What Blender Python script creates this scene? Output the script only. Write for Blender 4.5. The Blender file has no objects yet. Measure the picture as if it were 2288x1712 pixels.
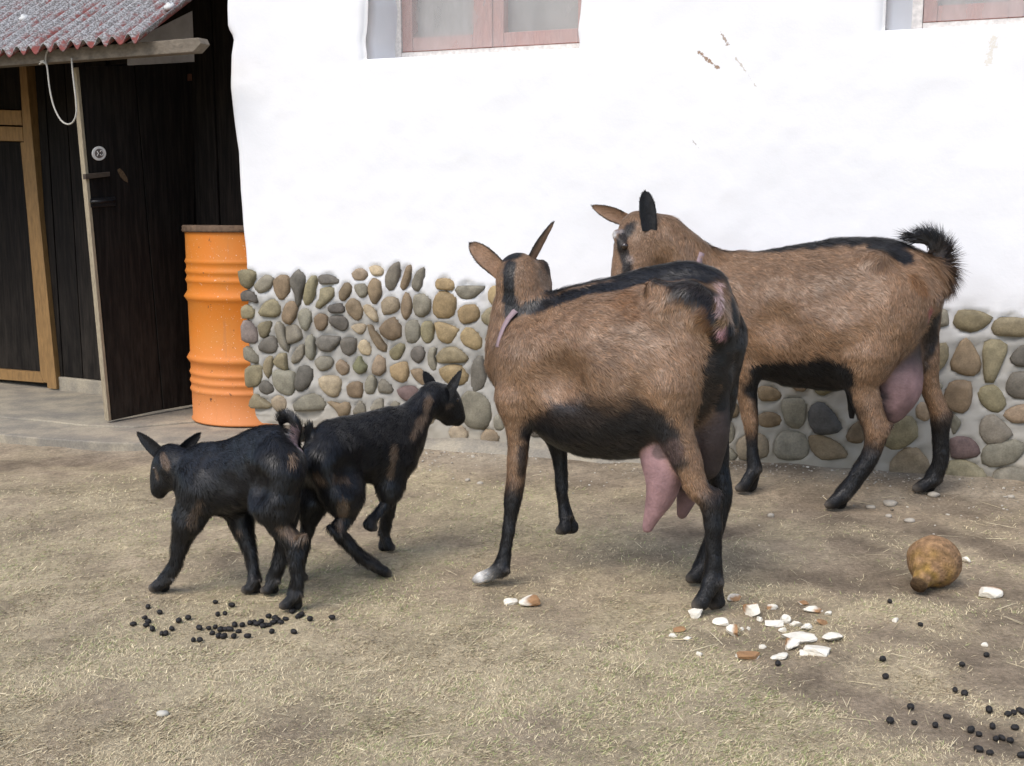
import bpy, bmesh, math, random
import numpy as np
from mathutils import Vector, Matrix
rng = np.random.default_rng(7); random.seed(7)
scene = bpy.context.scene
COL = scene.collection
V = lambda *a: np.array(a, float)

# ------------------------------------------------------------------ camera
FPX, CX, CY, CAMH, HORIZ = 2415.0, 1144.0, 856.0, 0.90, 487.0
PITCH = math.atan((CY - HORIZ) / FPX)
CAM = V(0, 0, CAMH)
FW = V(0, math.cos(PITCH), -math.sin(PITCH)); RT = V(1, 0, 0); UP = V(0, math.sin(PITCH), math.cos(PITCH))
cam_d = bpy.data.cameras.new('camera'); cam = bpy.data.objects.new('camera', cam_d); COL.objects.link(cam)
cam_d.sensor_fit = 'HORIZONTAL'; cam_d.sensor_width = 36.0; cam_d.lens = 36.0 * FPX / 2288.0
cam_d.clip_start = 0.05; cam_d.clip_end = 500
cam.matrix_world = Matrix(((RT[0], UP[0], -FW[0], 0), (RT[1], UP[1], -FW[1], 0), (RT[2], UP[2], -FW[2], CAMH), (0, 0, 0, 1)))
scene.camera = cam

# ------------------------------------------------------------------ light
SUN_EL, SUN_AZ = math.radians(52), math.radians(218)      # azimuth clockwise from +Y (away from camera)
world = bpy.data.worlds.new('World'); scene.world = world; world.use_nodes = True
wn = world.node_tree
bg = wn.nodes['Background']; sky = wn.nodes.new('ShaderNodeTexSky')
sky.sky_type = 'NISHITA'; sky.sun_disc = False; sky.sun_elevation = SUN_EL; sky.sun_rotation = SUN_AZ
sky.air_density = 1.0; sky.dust_density = 2.2; sky.ozone_density = 1.0
wn.links.new(sky.outputs[0], bg.inputs[0]); bg.inputs[1].default_value = 0.15
sun_d = bpy.data.lights.new('sun', 'SUN'); sun = bpy.data.objects.new('sun', sun_d); COL.objects.link(sun)
sun_d.energy = 1.2; sun_d.angle = math.radians(40); sun_d.color = (1.0, 0.97, 0.93)
sdir = Vector((math.sin(SUN_AZ) * math.cos(SUN_EL), math.cos(SUN_AZ) * math.cos(SUN_EL), math.sin(SUN_EL)))
sun.rotation_euler = sdir.to_track_quat('Z', 'Y').to_euler()
scene.view_settings.view_transform = 'Standard'; scene.view_settings.look = 'None'
scene.view_settings.gamma = 1.0; scene.view_settings.use_curve_mapping = False
scene.view_settings.exposure = 0.74
scene.cycles.max_bounces = 5; scene.cycles.diffuse_bounces = 3; scene.cycles.glossy_bounces = 2; scene.cycles.transparent_max_bounces = 6

# ------------------------------------------------------------------ geometry of the place
def ray(px, py): return FW + RT * ((px - CX) / FPX) + UP * ((CY - py) / FPX)
def on_plane(px, py, p0, nrm):
    d = ray(px, py); return CAM + d * (np.dot(p0 - CAM, nrm) / np.dot(d, nrm))
def on_z(px, py, z): return on_plane(px, py, V(0, 0, z), V(0, 0, 1))
def depth(p): return float(np.dot(np.asarray(p) - CAM, FW))
def smooth(a, b, x):
    t = np.clip((np.asarray(x, float) - a) / (b - a), 0, 1); return t * t * (3 - 2 * t)
def hash3(i, j, k, seed):
    h = (i * 374761393 + j * 668265263 + k * 2147483647 + seed * 144665) & 0xffffffff
    h = ((h ^ (h >> 13)) * 1274126177) & 0xffffffff
    return ((h ^ (h >> 16)) & 0xffffff) / float(0xffffff)
def noise(p, scale, seed=0):
    """value noise in -1..1 at points p (N,2 or 3) with the given frequency"""
    p = np.asarray(p, float) * scale
    if p.shape[1] == 2: p = np.column_stack([p, np.zeros(len(p))])
    i = np.floor(p).astype(np.int64); f = p - i; f = f * f * (3 - 2 * f); r = 0
    for a in (0, 1):
        for b in (0, 1):
            for c in (0, 1):
                w = (f[:, 0] if a else 1 - f[:, 0]) * (f[:, 1] if b else 1 - f[:, 1]) * (f[:, 2] if c else 1 - f[:, 2])
                r = r + w * hash3(i[:, 0] + a, i[:, 1] + b, i[:, 2] + c, seed)
    return r * 2 - 1
def fbm(p, scale, seed=0, octs=3):
    r = 0; a = 1.0; t = 0
    for o in range(octs):
        r = r + a * noise(p, scale * 2 ** o, seed + o * 17); t += a; a *= 0.5
    return r / t

def zg(x, y):
    """height of the yard"""
    x = np.asarray(x, float); y = np.asarray(y, float); sh = np.broadcast(x, y).shape
    x, y = np.broadcast_to(x, sh).ravel(), np.broadcast_to(y, sh).ravel()
    z = -0.075 * smooth(-0.3, -1.0, x) * smooth(3.3, 4.3, y) + 0.025 * smooth(0.3, 0.8, x) * smooth(3.25, 3.5, y)
    p = np.column_stack([x, y])
    z = z + 0.006 * fbm(p, 2.2, 3) + 0.006 * fbm(p, 9, 5, 2)
    return z.reshape(sh)
def on_ground(px, py, dz=0.0):
    p = on_z(px, py, dz)
    for _ in range(4): p = on_z(px, py, float(zg(p[0], p[1])) + dz)
    return p

# house wall: u along the wall, v up, w out of the wall towards the yard
WO = V(-1.125, 4.536, 0); WT = V(.945, -.327, 0); WT /= np.linalg.norm(WT); WN = V(WT[1], -WT[0], 0)
def W(u, z, n=0.0): return WO + WT * u + WN * n + V(0, 0, z)
def wall_uz(px, py, n=0.0):
    p = on_plane(px, py, WO + WN * n, WN); return float(np.dot(p - WO, WT)), float(p[2])

# ------------------------------------------------------------------ helpers
def mesh_np(name, verts, faces, cols=None, smooth_shade=True, attrs=None):
    """faces: list of (N,k) int arrays"""
    me = bpy.data.meshes.new(name); verts = np.asarray(verts, np.float32)
    if not isinstance(faces, list): faces = [faces]
    faces = [np.asarray(f, np.int32) for f in faces if len(f)]
    loops = np.concatenate([f.ravel() for f in faces]); sizes = np.concatenate([np.full(len(f), f.shape[1]) for f in faces])
    starts = np.concatenate([[0], np.cumsum(sizes)[:-1]]).astype(np.int32)
    me.vertices.add(len(verts)); me.vertices.foreach_set('co', verts.ravel())
    me.loops.add(len(loops)); me.loops.foreach_set('vertex_index', loops.astype(np.int32))
    me.polygons.add(len(sizes)); me.polygons.foreach_set('loop_start', starts)
    me.polygons.foreach_set('use_smooth', np.full(len(sizes), smooth_shade))
    if cols is not None:
        c = np.asarray(cols, np.float32)
        if c.shape[1] == 3: c = np.column_stack([c, np.ones(len(c), np.float32)])
        a = me.color_attributes.new('Col', 'FLOAT_COLOR', 'POINT'); a.data.foreach_set('color', c.astype(np.float32).ravel())
    for k, val in (attrs or {}).items():
        a = me.attributes.new(k, 'FLOAT_VECTOR', 'POINT'); a.data.foreach_set('vector', np.asarray(val, np.float32).ravel())
    me.update(calc_edges=True)
    return me
def obj(name, me, mat=None, parent=None):
    o = bpy.data.objects.new(name, me); COL.objects.link(o)
    if mat is not None:
        if len(me.materials) == 0: me.materials.append(mat)
    if parent is not None:
        o.parent = parent; o.matrix_parent_inverse = parent.matrix_basis.inverted()
    return o
def empty(name, loc=(0, 0, 0)):
    o = bpy.data.objects.new(name, None); COL.objects.link(o); o.location = loc; o.empty_display_size = 0.05; return o
def tag(o, label=None, cat=None, group=None, kind=None):
    if label: o['label'] = label
    if cat: o['category'] = cat
    if group: o['group'] = group
    if kind: o['kind'] = kind
    return o
def prism(pts, vec, bevel=0.0):
    """slab with the outline pts (front face) and thickness vec"""
    bm = bmesh.new(); pts = [np.asarray(p, float) for p in pts]; n = len(pts)
    a = [bm.verts.new(p) for p in pts]; b = [bm.verts.new(p + vec) for p in pts]
    bm.faces.new(a); bm.faces.new(b[::-1])
    for i in range(n): bm.faces.new((a[i], b[i], b[(i + 1) % n], a[(i + 1) % n]))
    bmesh.ops.recalc_face_normals(bm, faces=bm.faces)
    if bevel: bmesh.ops.bevel(bm, geom=list(bm.edges), offset=bevel, segments=2, affect='EDGES', profile=0.6)
    me = bpy.data.meshes.new('slab'); bm.to_mesh(me); bm.free(); return me
def tube(pts, r, seg=8, close=True):
    """round bar along a polyline; r a number or a list"""
    pts = np.asarray(pts, float); n = len(pts); r = np.broadcast_to(np.asarray(r, float), (n,))
    t = np.gradient(pts, axis=0); t /= np.linalg.norm(t, axis=1)[:, None] + 1e-12
    ref = V(0, 0, 1) if abs(t[0][2]) < .9 else V(1, 0, 0)
    vs = []; s = np.cross(t[0], ref); s /= np.linalg.norm(s)
    for i in range(n):
        s = s - t[i] * np.dot(s, t[i]); s /= np.linalg.norm(s); q = np.cross(t[i], s)
        for k in range(seg):
            a = 2 * math.pi * k / seg; vs.append(pts[i] + r[i] * (s * math.cos(a) + q * math.sin(a)))
    i, k = np.meshgrid(np.arange(n - 1), np.arange(seg), indexing='ij'); i = i.ravel(); k = k.ravel(); k2 = (k + 1) % seg
    f = np.column_stack([i * seg + k, (i + 1) * seg + k, (i + 1) * seg + k2, i * seg + k2])
    fs = [f]
    if close:
        vs += [pts[0], pts[-1]]; b = n * seg; kk = np.arange(seg)
        fs.append(np.vstack([np.column_stack([np.full(seg, b), kk, (kk + 1) % seg]),
                             np.column_stack([np.full(seg, b + 1), (n - 1) * seg + (kk + 1) % seg, (n - 1) * seg + kk])]))
    return np.array(vs), fs
def lathe(profile, seg=48):
    pr = np.asarray(profile, float); n = len(pr); a = np.arange(seg) * 2 * math.pi / seg
    vs = np.stack([pr[:, None, 0] * np.cos(a), pr[:, None, 0] * np.sin(a), np.broadcast_to(pr[:, 1:2], (n, seg))], -1).reshape(-1, 3)
    i, k = np.meshgrid(np.arange(n - 1), np.arange(seg), indexing='ij'); i = i.ravel(); k = k.ravel(); k2 = (k + 1) % seg
    return vs, np.column_stack([i * seg + k, i * seg + k2, (i + 1) * seg + k2, (i + 1) * seg + k])

class NT:
    def __init__(s, name):
        s.mat = bpy.data.materials.new(name); s.mat.use_nodes = True; s.t = s.mat.node_tree
        s.bsdf = s.t.nodes['Principled BSDF']; s.out = s.t.nodes['Material Output']; s.bsdf.inputs['Specular IOR Level'].default_value = 0.3
    def n(s, typ, ins=None, **props):
        nd = s.t.nodes.new('ShaderNode' + typ)
        for k, v in props.items(): setattr(nd, k, v)
        for k, v in (ins or {}).items(): s.set(nd.inputs[k], v)
        return nd
    def set(s, sock, v):
        if isinstance(v, bpy.types.NodeSocket): s.t.links.new(v, sock)
        elif isinstance(v, (tuple, list)) and len(v) == 3 and sock.type == 'RGBA': sock.default_value = (*v, 1)
        else: sock.default_value = v
    def b(s, **kw):
        for k, v in kw.items(): s.set(s.bsdf.inputs[k.replace('_', ' ')], v)
    def math(s, op, a, b=0.0, clamp=False):
        return s.n('Math', {0: a, 1: b}, operation=op, use_clamp=clamp).outputs[0]
    def mix(s, fac, a, b, mode='MIX'):
        nd = s.n('Mix', data_type='RGBA', blend_type=mode, clamp_factor=True)
        s.set(nd.inputs[0], fac); s.set(nd.inputs[6], a); s.set(nd.inputs[7], b); return nd.outputs[2]
    def ramp(s, fac, a, b):
        return s.n('MapRange', {0: fac, 1: a, 2: b, 3: 0.0, 4: 1.0}, interpolation_type='SMOOTHSTEP').outputs[0]
    def coord(s, which='Object', scale=(1, 1, 1), rot=(0, 0, 0)):
        tc = s.n('TexCoord'); return s.n('Mapping', {0: tc.outputs[which], 2: rot, 3: scale}).outputs[0]
    def noise(s, vec, scale, detail=4, rough=.55):
        return s.n('TexNoise', {'Vector': vec, 'Scale': scale, 'Detail': detail, 'Roughness': rough}).outputs[0]
    def bump(s, h, strength=.3, dist=.01):
        s.set(s.bsdf.inputs['Normal'], s.n('Bump', {'Height': h, 'Strength': strength, 'Distance': dist}).outputs[0])
    def attr(s, name='Col'): return s.n('Attribute', attribute_name=name)

def attr_mat(name, rough=.7, bump=0, bscale=200, var=.0, spec=.3, sheen=0, bdist=.003):
    m = NT(name); c = m.attr().outputs[0]; v = m.coord('Object')
    if var:
        nz = m.noise(v, bscale * .4, 5); c = m.mix(1.0, c, m.n('MapRange', {0: nz, 1: .25, 2: .75, 3: 1 - var, 4: 1 + var}).outputs[0], 'MULTIPLY')
    m.b(Base_Color=c, Roughness=rough); m.bsdf.inputs['Specular IOR Level'].default_value = spec
    if sheen: m.b(Sheen_Weight=sheen, Sheen_Roughness=.5)
    if bump: m.bump(m.noise(v, bscale, 4), bump, bdist)
    return m.mat
def plain(name, col, rough=.6, var=.25, scale=30, bump=.2, stretch=(1, 1, 1), metallic=0, spec=.3, dist=.004):
    m = NT(name); v = m.coord('Object', stretch); nz = m.noise(v, scale, 6, .6)
    k = m.n('MapRange', {0: nz, 1: .25, 2: .75, 3: 1 - var, 4: 1 + var}).outputs[0]
    m.b(Base_Color=m.mix(1.0, col, k, 'MULTIPLY'), Roughness=rough, Metallic=metallic); m.bsdf.inputs['Specular IOR Level'].default_value = spec
    if bump: m.bump(nz, bump, dist)
    return m.mat
# ================================================================== GROUND
def axis(lo, hi, step, far):
    core = np.arange(lo, hi + 1e-6, step); g = step * 1.35 ** np.arange(1, 40); g = np.cumsum(g); g = g[g < far]
    return np.concatenate([lo - g[::-1], core, hi + g])
gx, gy = axis(-3.2, 3.2, .022, 90), axis(1.2, 5.6, .022, 90)
X, Y = np.meshgrid(gx, gy, indexing='ij'); P = np.column_stack([X.ravel(), Y.ravel()])
Z = zg(P[:, 0], P[:, 1]) + .0035 * fbm(P, 24, 11, 3)
# slab area is dug out a little so that the slabs lie in it
nx, ny = len(gx), len(gy); i, j = np.meshgrid(np.arange(nx - 1), np.arange(ny - 1), indexing='ij'); a = (i * ny + j).ravel()
F = np.column_stack([a, a + ny, a + ny + 1, a + 1])
wd = (P - WO[:2]) @ WN[:2]                                    # distance in front of the house wall
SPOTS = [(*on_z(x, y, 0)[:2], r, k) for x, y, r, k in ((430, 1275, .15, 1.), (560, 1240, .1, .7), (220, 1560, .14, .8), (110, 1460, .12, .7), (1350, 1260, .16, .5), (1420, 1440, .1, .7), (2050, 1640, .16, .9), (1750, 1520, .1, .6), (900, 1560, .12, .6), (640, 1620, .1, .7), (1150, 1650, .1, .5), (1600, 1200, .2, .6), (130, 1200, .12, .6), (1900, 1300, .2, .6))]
def grass_mask(P):
    """0 bare soil .. 1 grass"""
    d = (P - WO[:2]) @ WN[:2]
    g = .60 + .95 * fbm(P, 1.9, 21, 3) + .75 * fbm(P, 7.5, 31, 3)
    g = g - .75 * smooth(.75, .15, d) - .35 * smooth(.2, 1.4, P[:, 0]) * smooth(2.1, 2.7, P[:, 1])
    g = g + .25 * smooth(2.3, 1.7, P[:, 1])
    wob = .8 * fbm(P, 8, 35, 3)
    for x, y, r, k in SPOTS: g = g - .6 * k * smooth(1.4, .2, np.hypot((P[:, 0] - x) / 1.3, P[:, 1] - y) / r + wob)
    return np.clip(g, 0, 1)
gm = grass_mask(P)
soil = V(.345, .272, .188); soil2 = V(.19, .148, .104); straw = V(.49, .41, .255); sand = V(.42, .36, .27)
n1 = fbm(P, 5, 41, 4)[:, None]; n2 = fbm(P, 40, 43, 2)[:, None]
C = soil + (soil2 - soil) * np.clip(.45 + 1.3 * n1, 0, 1)
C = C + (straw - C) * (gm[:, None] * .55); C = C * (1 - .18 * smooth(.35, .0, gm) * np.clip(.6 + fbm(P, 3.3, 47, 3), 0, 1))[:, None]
sandy = (smooth(.55, .05, wd) * np.clip(.5 + fbm(P, 4, 51, 3), 0, 1))[:, None]
C = C + (sand - C) * sandy * .75  # soil blends to sand colour in patches along the wall foot
C = C * (1 + .28 * n2)
m = NT('yard_soil'); v = m.coord('Object'); c = m.attr().outputs[0]
nz = m.noise(v, 90, 5, .65); k = m.n('MapRange', {0: nz, 1: .25, 2: .75, 3: .6, 4: 1.4}).outputs[0]
m.b(Base_Color=m.mix(1.0, c, k, 'MULTIPLY'), Roughness=.95); m.bsdf.inputs['Specular IOR Level'].default_value = .1
m.bump(m.math('ADD', nz, m.noise(v, 320, 3)), .7, .008); MAT_SOIL = m.mat
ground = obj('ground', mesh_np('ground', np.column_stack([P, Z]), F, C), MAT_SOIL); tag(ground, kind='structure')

# ================================================================== HOUSE
corner_px = [(495, 0), (494, 12), (495, 60), (509, 83), (503, 121), (502, 196), (511, 272), (521, 341), (524, 423), (530, 499), (536, 552),
             (539, 590), (537, 615), (542, 668), (539, 716), (545, 794), (550, 841), (556, 898), (558, 917)]
cu = np.array([wall_uz(*p) for p in corner_px])[::-1]          # (u, z) rising z
def corner_u(z):
    return np.interp(z, cu[:, 1], cu[:, 0])
bot_px = [(558, 917), (584, 945), (640, 950), (740, 957), (900, 985)]
bu = np.array([wall_uz(*p) for p in bot_px])
def bottom_z(u): return np.where(u > bu[-1, 0], -.10, np.interp(u, bu[:, 0], bu[:, 1]))
def opening(x0, y0, x1, y1, ztop):
    u0, z0 = wall_uz(x0, y0); u1, z1 = wall_uz(x1, y1); return u0, u1, (z0 + z1) / 2, ztop
W1 = opening(814, 129, 1290, 108, 2.35)
u0, z0 = wall_uz(1977, 66); W2 = (u0, u0 + (W1[1] - W1[0]), z0, z0 + (W1[3] - W1[2]))
UMAX, ZMAX, ZMIN = 4.6, 2.75, -.10
def lin(a, b, st): return list(np.linspace(a, b, max(2, int(round((b - a) / st)) + 1))[:-1])
ul = lin(0, W1[0], .012) + lin(W1[0], W1[1], .012) + lin(W1[1], W2[0], .012) + lin(W2[0], W2[1], .02) + lin(W2[1], UMAX, .05) + [UMAX]
zbrk = sorted([W1[2], W2[2], W1[3], W2[3]])
zl = lin(ZMIN, zbrk[0], .012) + lin(zbrk[0], zbrk[1], .012) + lin(zbrk[1], zbrk[2], .02) + lin(zbrk[2], zbrk[3], .02) + lin(zbrk[3], ZMAX, .05) + [ZMAX]
ul = np.array(ul); zl = np.array(zl); U, ZZ = np.meshgrid(ul, zl, indexing='ij')
exec_stone = None
# ---- cobbles traced from the plinth: (outline in enlarged picture units, colour)
def TR(s, ox, oy, sc, c):
    q = [float(x) for x in s.replace(',', ' ').split()]
    return [(ox + q[i] * sc, oy + q[i + 1] * sc) for i in range(0, len(q), 2)], c
PAL = dict(o=(.26, .23, .155), g=(.25, .235, .20), b=(.235, .18, .125), d=(.145, .135, .125), l=(.46, .385, .28), y=(.35, .27, .16),
           p=(.21, .15, .15), r=(.33, .255, .195), s=(.36, .30, .225), k=(.10, .10, .105), m=(.19, .19, .12), v=(.30, .26, .25))
SL = '''o 45,175 115,160 185,185 170,250 125,315 65,275
g 175,290 260,205 325,230 310,300 220,350
b 335,250 395,205 450,215 465,300 440,375 390,405 345,340
d 475,230 530,165 585,210 590,290 560,360 545,455 515,440 510,350 475,295
o 580,400 600,280 650,210 685,225 675,320 640,430 600,445
d 708,215 745,198 830,215 875,255 840,272 720,275
o 720,320 790,303 830,320 820,380 760,440 700,478 680,450 715,390
b 875,340 925,265 965,285 970,340 915,412 880,400
g 1005,285 1085,278 1108,330 1090,380 1045,385 1005,325
s 980,190 1025,150 1075,155 1108,200 1080,240 1005,240
l 1125,140 1175,122 1235,155 1230,200 1150,202
b 1115,290 1150,232 1205,250 1220,330 1175,440 1140,420 1115,350
g 1258,210 1300,130 1365,97 1370,180 1350,265 1300,330 1260,290
b 1385,260 1435,125 1470,130 1465,200 1415,322 1382,305
g 1475,265 1510,180 1570,142 1560,250 1525,335 1480,310
y 1672,260 1695,232 1790,238 1825,285 1815,325 1680,315
g 1835,325 1850,295 2000,292 2075,300 2020,360 1945,402 1870,385
y 2105,340 2130,300 2180,300 2185,450 2140,450 2105,400
d 65,360 100,330 160,345 200,400 195,435 145,415 75,415
o 212,510 260,430 330,402 370,440 390,510 350,545 225,535
b 405,540 430,450 480,418 525,450 515,530 470,605 420,590
o 68,480 105,450 160,480 173,530 150,558 75,555
g 535,540 560,490 610,483 640,530 625,620 600,662 560,630
d 782,470 800,450 885,437 917,495 880,515 795,510
b 930,450 970,400 1020,410 1062,490 1055,550 1015,575 945,510
s 1075,460 1110,447 1160,490 1192,560 1185,590 1130,560 1085,510
s 1225,430 1270,385 1355,400 1365,480 1320,515 1240,525
b 1405,380 1425,345 1460,390 1475,460 1455,540 1420,572 1385,500 1390,430
g 1485,450 1500,370 1570,362 1620,400 1625,480 1565,548 1505,525
y 1655,420 1690,348 1760,345 1830,395 1825,500 1790,550 1690,550 1650,500
y 1855,500 1900,455 2000,450 2025,510 2015,570 1895,602 1865,560
o 2050,540 2100,480 2160,470 2190,620 2140,630 2060,590
v 72,620 95,575 150,600 200,700 195,755 140,760 80,740
o 208,620 235,595 310,585 300,660 265,720 225,705
g 345,630 370,590 410,620 425,700 460,820 435,828 380,770
g 440,630 505,615 540,640 570,710 530,750 450,762
b 668,560 710,522 765,545 770,610 725,660 685,640
d 790,560 820,540 900,545 943,590 935,640 890,660 805,610
l 975,630 1020,605 1085,612 1085,660 1050,690 1010,670
b 1110,620 1130,612 1180,680 1265,800 1255,832 1195,810 1140,720
b 1210,640 1260,580 1325,552 1375,620 1385,700 1310,738 1230,700
g 1420,640 1440,585 1505,575 1532,620 1530,730 1490,762 1435,745
o 1550,640 1570,590 1635,590 1650,640 1640,740 1595,760 1555,720
y 1665,600 1720,595 1855,650 1830,700 1790,765 1700,735
y 1875,700 1925,635 1985,655 2040,710 2048,790 2000,818 1900,770
b 2080,730 2115,665 2180,660 2180,805 2110,800
d 212,785 250,735 320,707 360,770 350,830 285,845 220,820
g 485,880 530,800 570,775 578,850 550,905 490,930
g 598,740 625,697 660,720 665,880 640,900 605,870
d 683,760 720,707 870,715 878,740 800,830 720,820
d 885,770 905,725 1000,728 1012,770 1005,830 955,865 905,835
l 1030,790 1060,740 1105,755 1135,830 1120,860 1060,850
o 1292,830 1370,765 1415,790 1400,850 1345,905 1305,880
d 1465,840 1500,795 1555,795 1580,850 1560,905 1525,927 1475,890
g 1605,870 1625,810 1670,800 1660,880 1675,970 1655,988 1615,950
o 1682,870 1730,810 1820,795 1890,835 1938,890 1920,915 1700,925
g 88,810 120,795 200,870 217,920 180,930 100,895
o 250,940 280,880 320,875 318,970 290,1050 255,1000
o 330,920 375,855 430,850 440,930 435,990 370,960
g 675,910 720,875 800,885 818,930 790,975 720,990 685,950
r 848,940 880,902 945,950 955,990 905,1030 855,985
m 988,950 1040,870 1070,930 1108,955 1085,1000 1040,1018 1000,990
r 1148,950 1190,865 1245,895 1255,980 1205,1030 1150,1010
y 1298,960 1360,930 1420,918 1440,970 1430,1070 1380,1085 1310,1040
b 1465,990 1540,975 1570,1000 1600,1090 1560,1105 1500,1060
y 1705,980 1780,948 1870,955 1925,1020 1920,1090 1800,1110 1720,1040
d 1968,960 2000,890 2050,868 2065,950 2083,1080 2040,1140 1995,1168 1965,1100
o 105,980 150,950 240,955 235,1040 200,1110 110,1120
d 215,1120 250,1070 290,1085 335,1150 280,1185 225,1160
g 328,1010 370,985 500,1010 505,1090 480,1190 380,1165 335,1100
d 510,1080 540,970 590,952 652,990 635,1090 560,1160 515,1140
s 710,1060 760,1035 870,1050 885,1120 850,1205 780,1190 720,1120
b 940,1120 985,1085 1050,1090 1068,1150 1055,1208 955,1200
g 1090,1090 1120,1030 1168,1050 1165,1165 1130,1182 1090,1165
g 1197,1110 1225,1062 1290,1100 1318,1155 1290,1178 1205,1165
p 1355,1150 1430,1115 1500,1130 1530,1190 1500,1240 1440,1245 1380,1205
o 140,1240 180,1180 220,1210 315,1285 280,1300 140,1295
s 318,1230 370,1195 420,1220 438,1290 390,1340 330,1290
g 500,1270 580,1200 680,1185 760,1260 740,1310 520,1320
b 780,1250 830,1245 870,1268 930,1245 965,1290 950,1350 890,1375 855,1320
g 990,1320 1045,1240 1085,1290 1085,1340 1000,1350
g 1135,1290 1180,1230 1228,1225 1230,1310 1150,1340
g 1270,1310 1330,1240 1365,1260 1360,1330
g 1890,1200 1940,1165 2040,1185 2115,1270 2115,1400 2080,1465 1960,1455 1900,1400
g 2150,1380 2200,1350 2230,1470 2160,1470'''
SR = '''b 300,160 340,140 430,165 468,210 430,240 320,240
g 480,240 610,235 640,270 635,390 590,440 520,425 480,340
k 665,330 700,270 760,258 830,320 900,440 850,475 720,480 670,400
b 310,350 380,325 460,360 460,410 380,435 315,420
g 420,560 460,480 540,462 630,490 665,570 640,650 520,668 430,640
b 670,500 760,500 880,550 945,640 900,655 760,665 690,600
b 935,500 980,420 1040,395 1080,480 1040,545 960,540
o 1220,560 1290,380 1400,360 1440,420 1445,500 1380,560 1300,595
b 1260,690 1340,600 1430,580 1520,680 1530,740 1440,800 1350,815 1260,760
p 1690,520 1790,503 1870,550 1895,620 1850,650 1700,655
g 1900,430 1930,360 2000,350 2110,450 2125,490 2050,545 1960,555 1905,500
g 1910,640 1950,560 2120,525 2212,560 2200,620 2130,690 1990,718 1920,690
b 1645,210 1680,120 1750,98 1830,120 1835,240 1790,325 1720,320 1660,280
o 1885,190 1910,150 2000,133 2060,200 2080,270 2030,325 1960,310 1900,250
d 2090,120 2130,50 2212,40 2260,60 2260,215 2150,220 2090,180
r 2070,350 2110,300 2212,272 2280,300 2270,390 2140,402
g 1540,105 1590,100 1630,140 1600,180 1550,180
g 1690,330 1740,370 1760,410 1710,485 1690,440
o 1650,780 1690,680 1780,672 1900,730 1955,830 1860,850 1680,850
g 1990,850 2000,760 2100,720 2212,740 2288,800 2280,860 2100,875
g 50,480 60,400 100,395 130,450 120,530 70,545
g 55,620 100,590 150,640 130,670 60,680
s 150,560 200,500 330,490 375,570 360,640 180,665'''
SS = '''g 1165,540 1195,500 1245,505 1255,580 1180,590
o 1285,570 1310,510 1400,508 1485,545 1450,590 1380,620 1300,595
o 1490,600 1520,548 1655,550 1700,560 1700,635 1655,642 1510,635
o 1140,760 1190,690 1245,682 1258,740 1230,800 1160,858 1140,820
b 1270,780 1330,662 1365,665 1425,770 1415,830 1370,852 1280,820
o 1440,720 1455,670 1510,662 1570,700 1540,780 1495,880 1450,875
d 1585,760 1640,695 1700,690 1700,800 1610,795'''
stones = []
for txt, ox, oy, sc in ((SL, 520, 560, .2712), (SR, 1600, 820, .311), (SS, 1588, 480, .423)):
    for line in txt.splitlines():
        c, rest = line[0], line[2:]; stones.append(TR(rest, ox, oy, sc, c))
st_uz = []
for poly, c in stones:
    q = np.array([wall_uz(*p, .004) for p in poly]); q = q.mean(0) + (q - q.mean(0)) * 1.07; st_uz.append((q, c))
# cobbles of the stretch that the animals hide, and on beyond the right of the view
cen = [(q.mean(0), np.abs(q - q.mean(0)).max(0).mean() * 1.0) for q, c in st_uz]
def zband(u): return np.interp(u, [0, 1.2, 2.6, 4.6], [.66, .62, .60, .60])
tries = 0
uA, uB = wall_uz(930, 900)[0], wall_uz(2290, 900)[0]
while tries < 6000:
    tries += 1
    u = rng.uniform(uA, 4.3); z = rng.uniform(.0, zband(u) - .03); r = rng.uniform(.030, .052) * (1.1 if z < .2 else 1)
    if z - r < .0: continue
    if any((u - c[0]) ** 2 + (z - c[1]) ** 2 < (r + rr + .006) ** 2 for c, rr in cen): continue
    if u < uB and z > zband(u) - .1 and not (1112 < 1700): continue
    n = rng.integers(6, 9); th = np.sort(rng.uniform(0, 2 * math.pi, n)); th = np.arange(n) * 2 * math.pi / n + rng.uniform(-.25, .25, n)
    as_ = rng.uniform(.75, 1.1); ro = rng.uniform(0, math.pi); x = r * np.cos(th) * rng.uniform(.9, 1.1, n); y = r * np.sin(th) * as_ * rng.uniform(.9, 1.1, n)
    q = np.column_stack([u + x * math.cos(ro) - y * math.sin(ro), z + x * math.sin(ro) + y * math.cos(ro)])
    st_uz.append((q, rng.choice(list('oggbbdyosr')))); cen.append((V(u, z), r))

# ---- plaster wall sheet
uu, vv = U.ravel().copy(), ZZ.ravel().copy()
fade = np.clip(1 - uu / .35, 0, 1) ** 2
uu = uu + corner_u(vv) * fade                                  # ragged left corner
fz = np.clip(1 - (vv - ZMIN) / .25, 0, 1)
zb = bottom_z(uu); vv = vv + np.maximum(zb - ZMIN, 0) * fz ** 1.5 * (zb > -.09)
PZ = np.column_stack([uu, vv])
nn = .007 * fbm(PZ, 2.5, 61, 3) + .0022 * fbm(PZ, 14, 63, 3)
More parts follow.
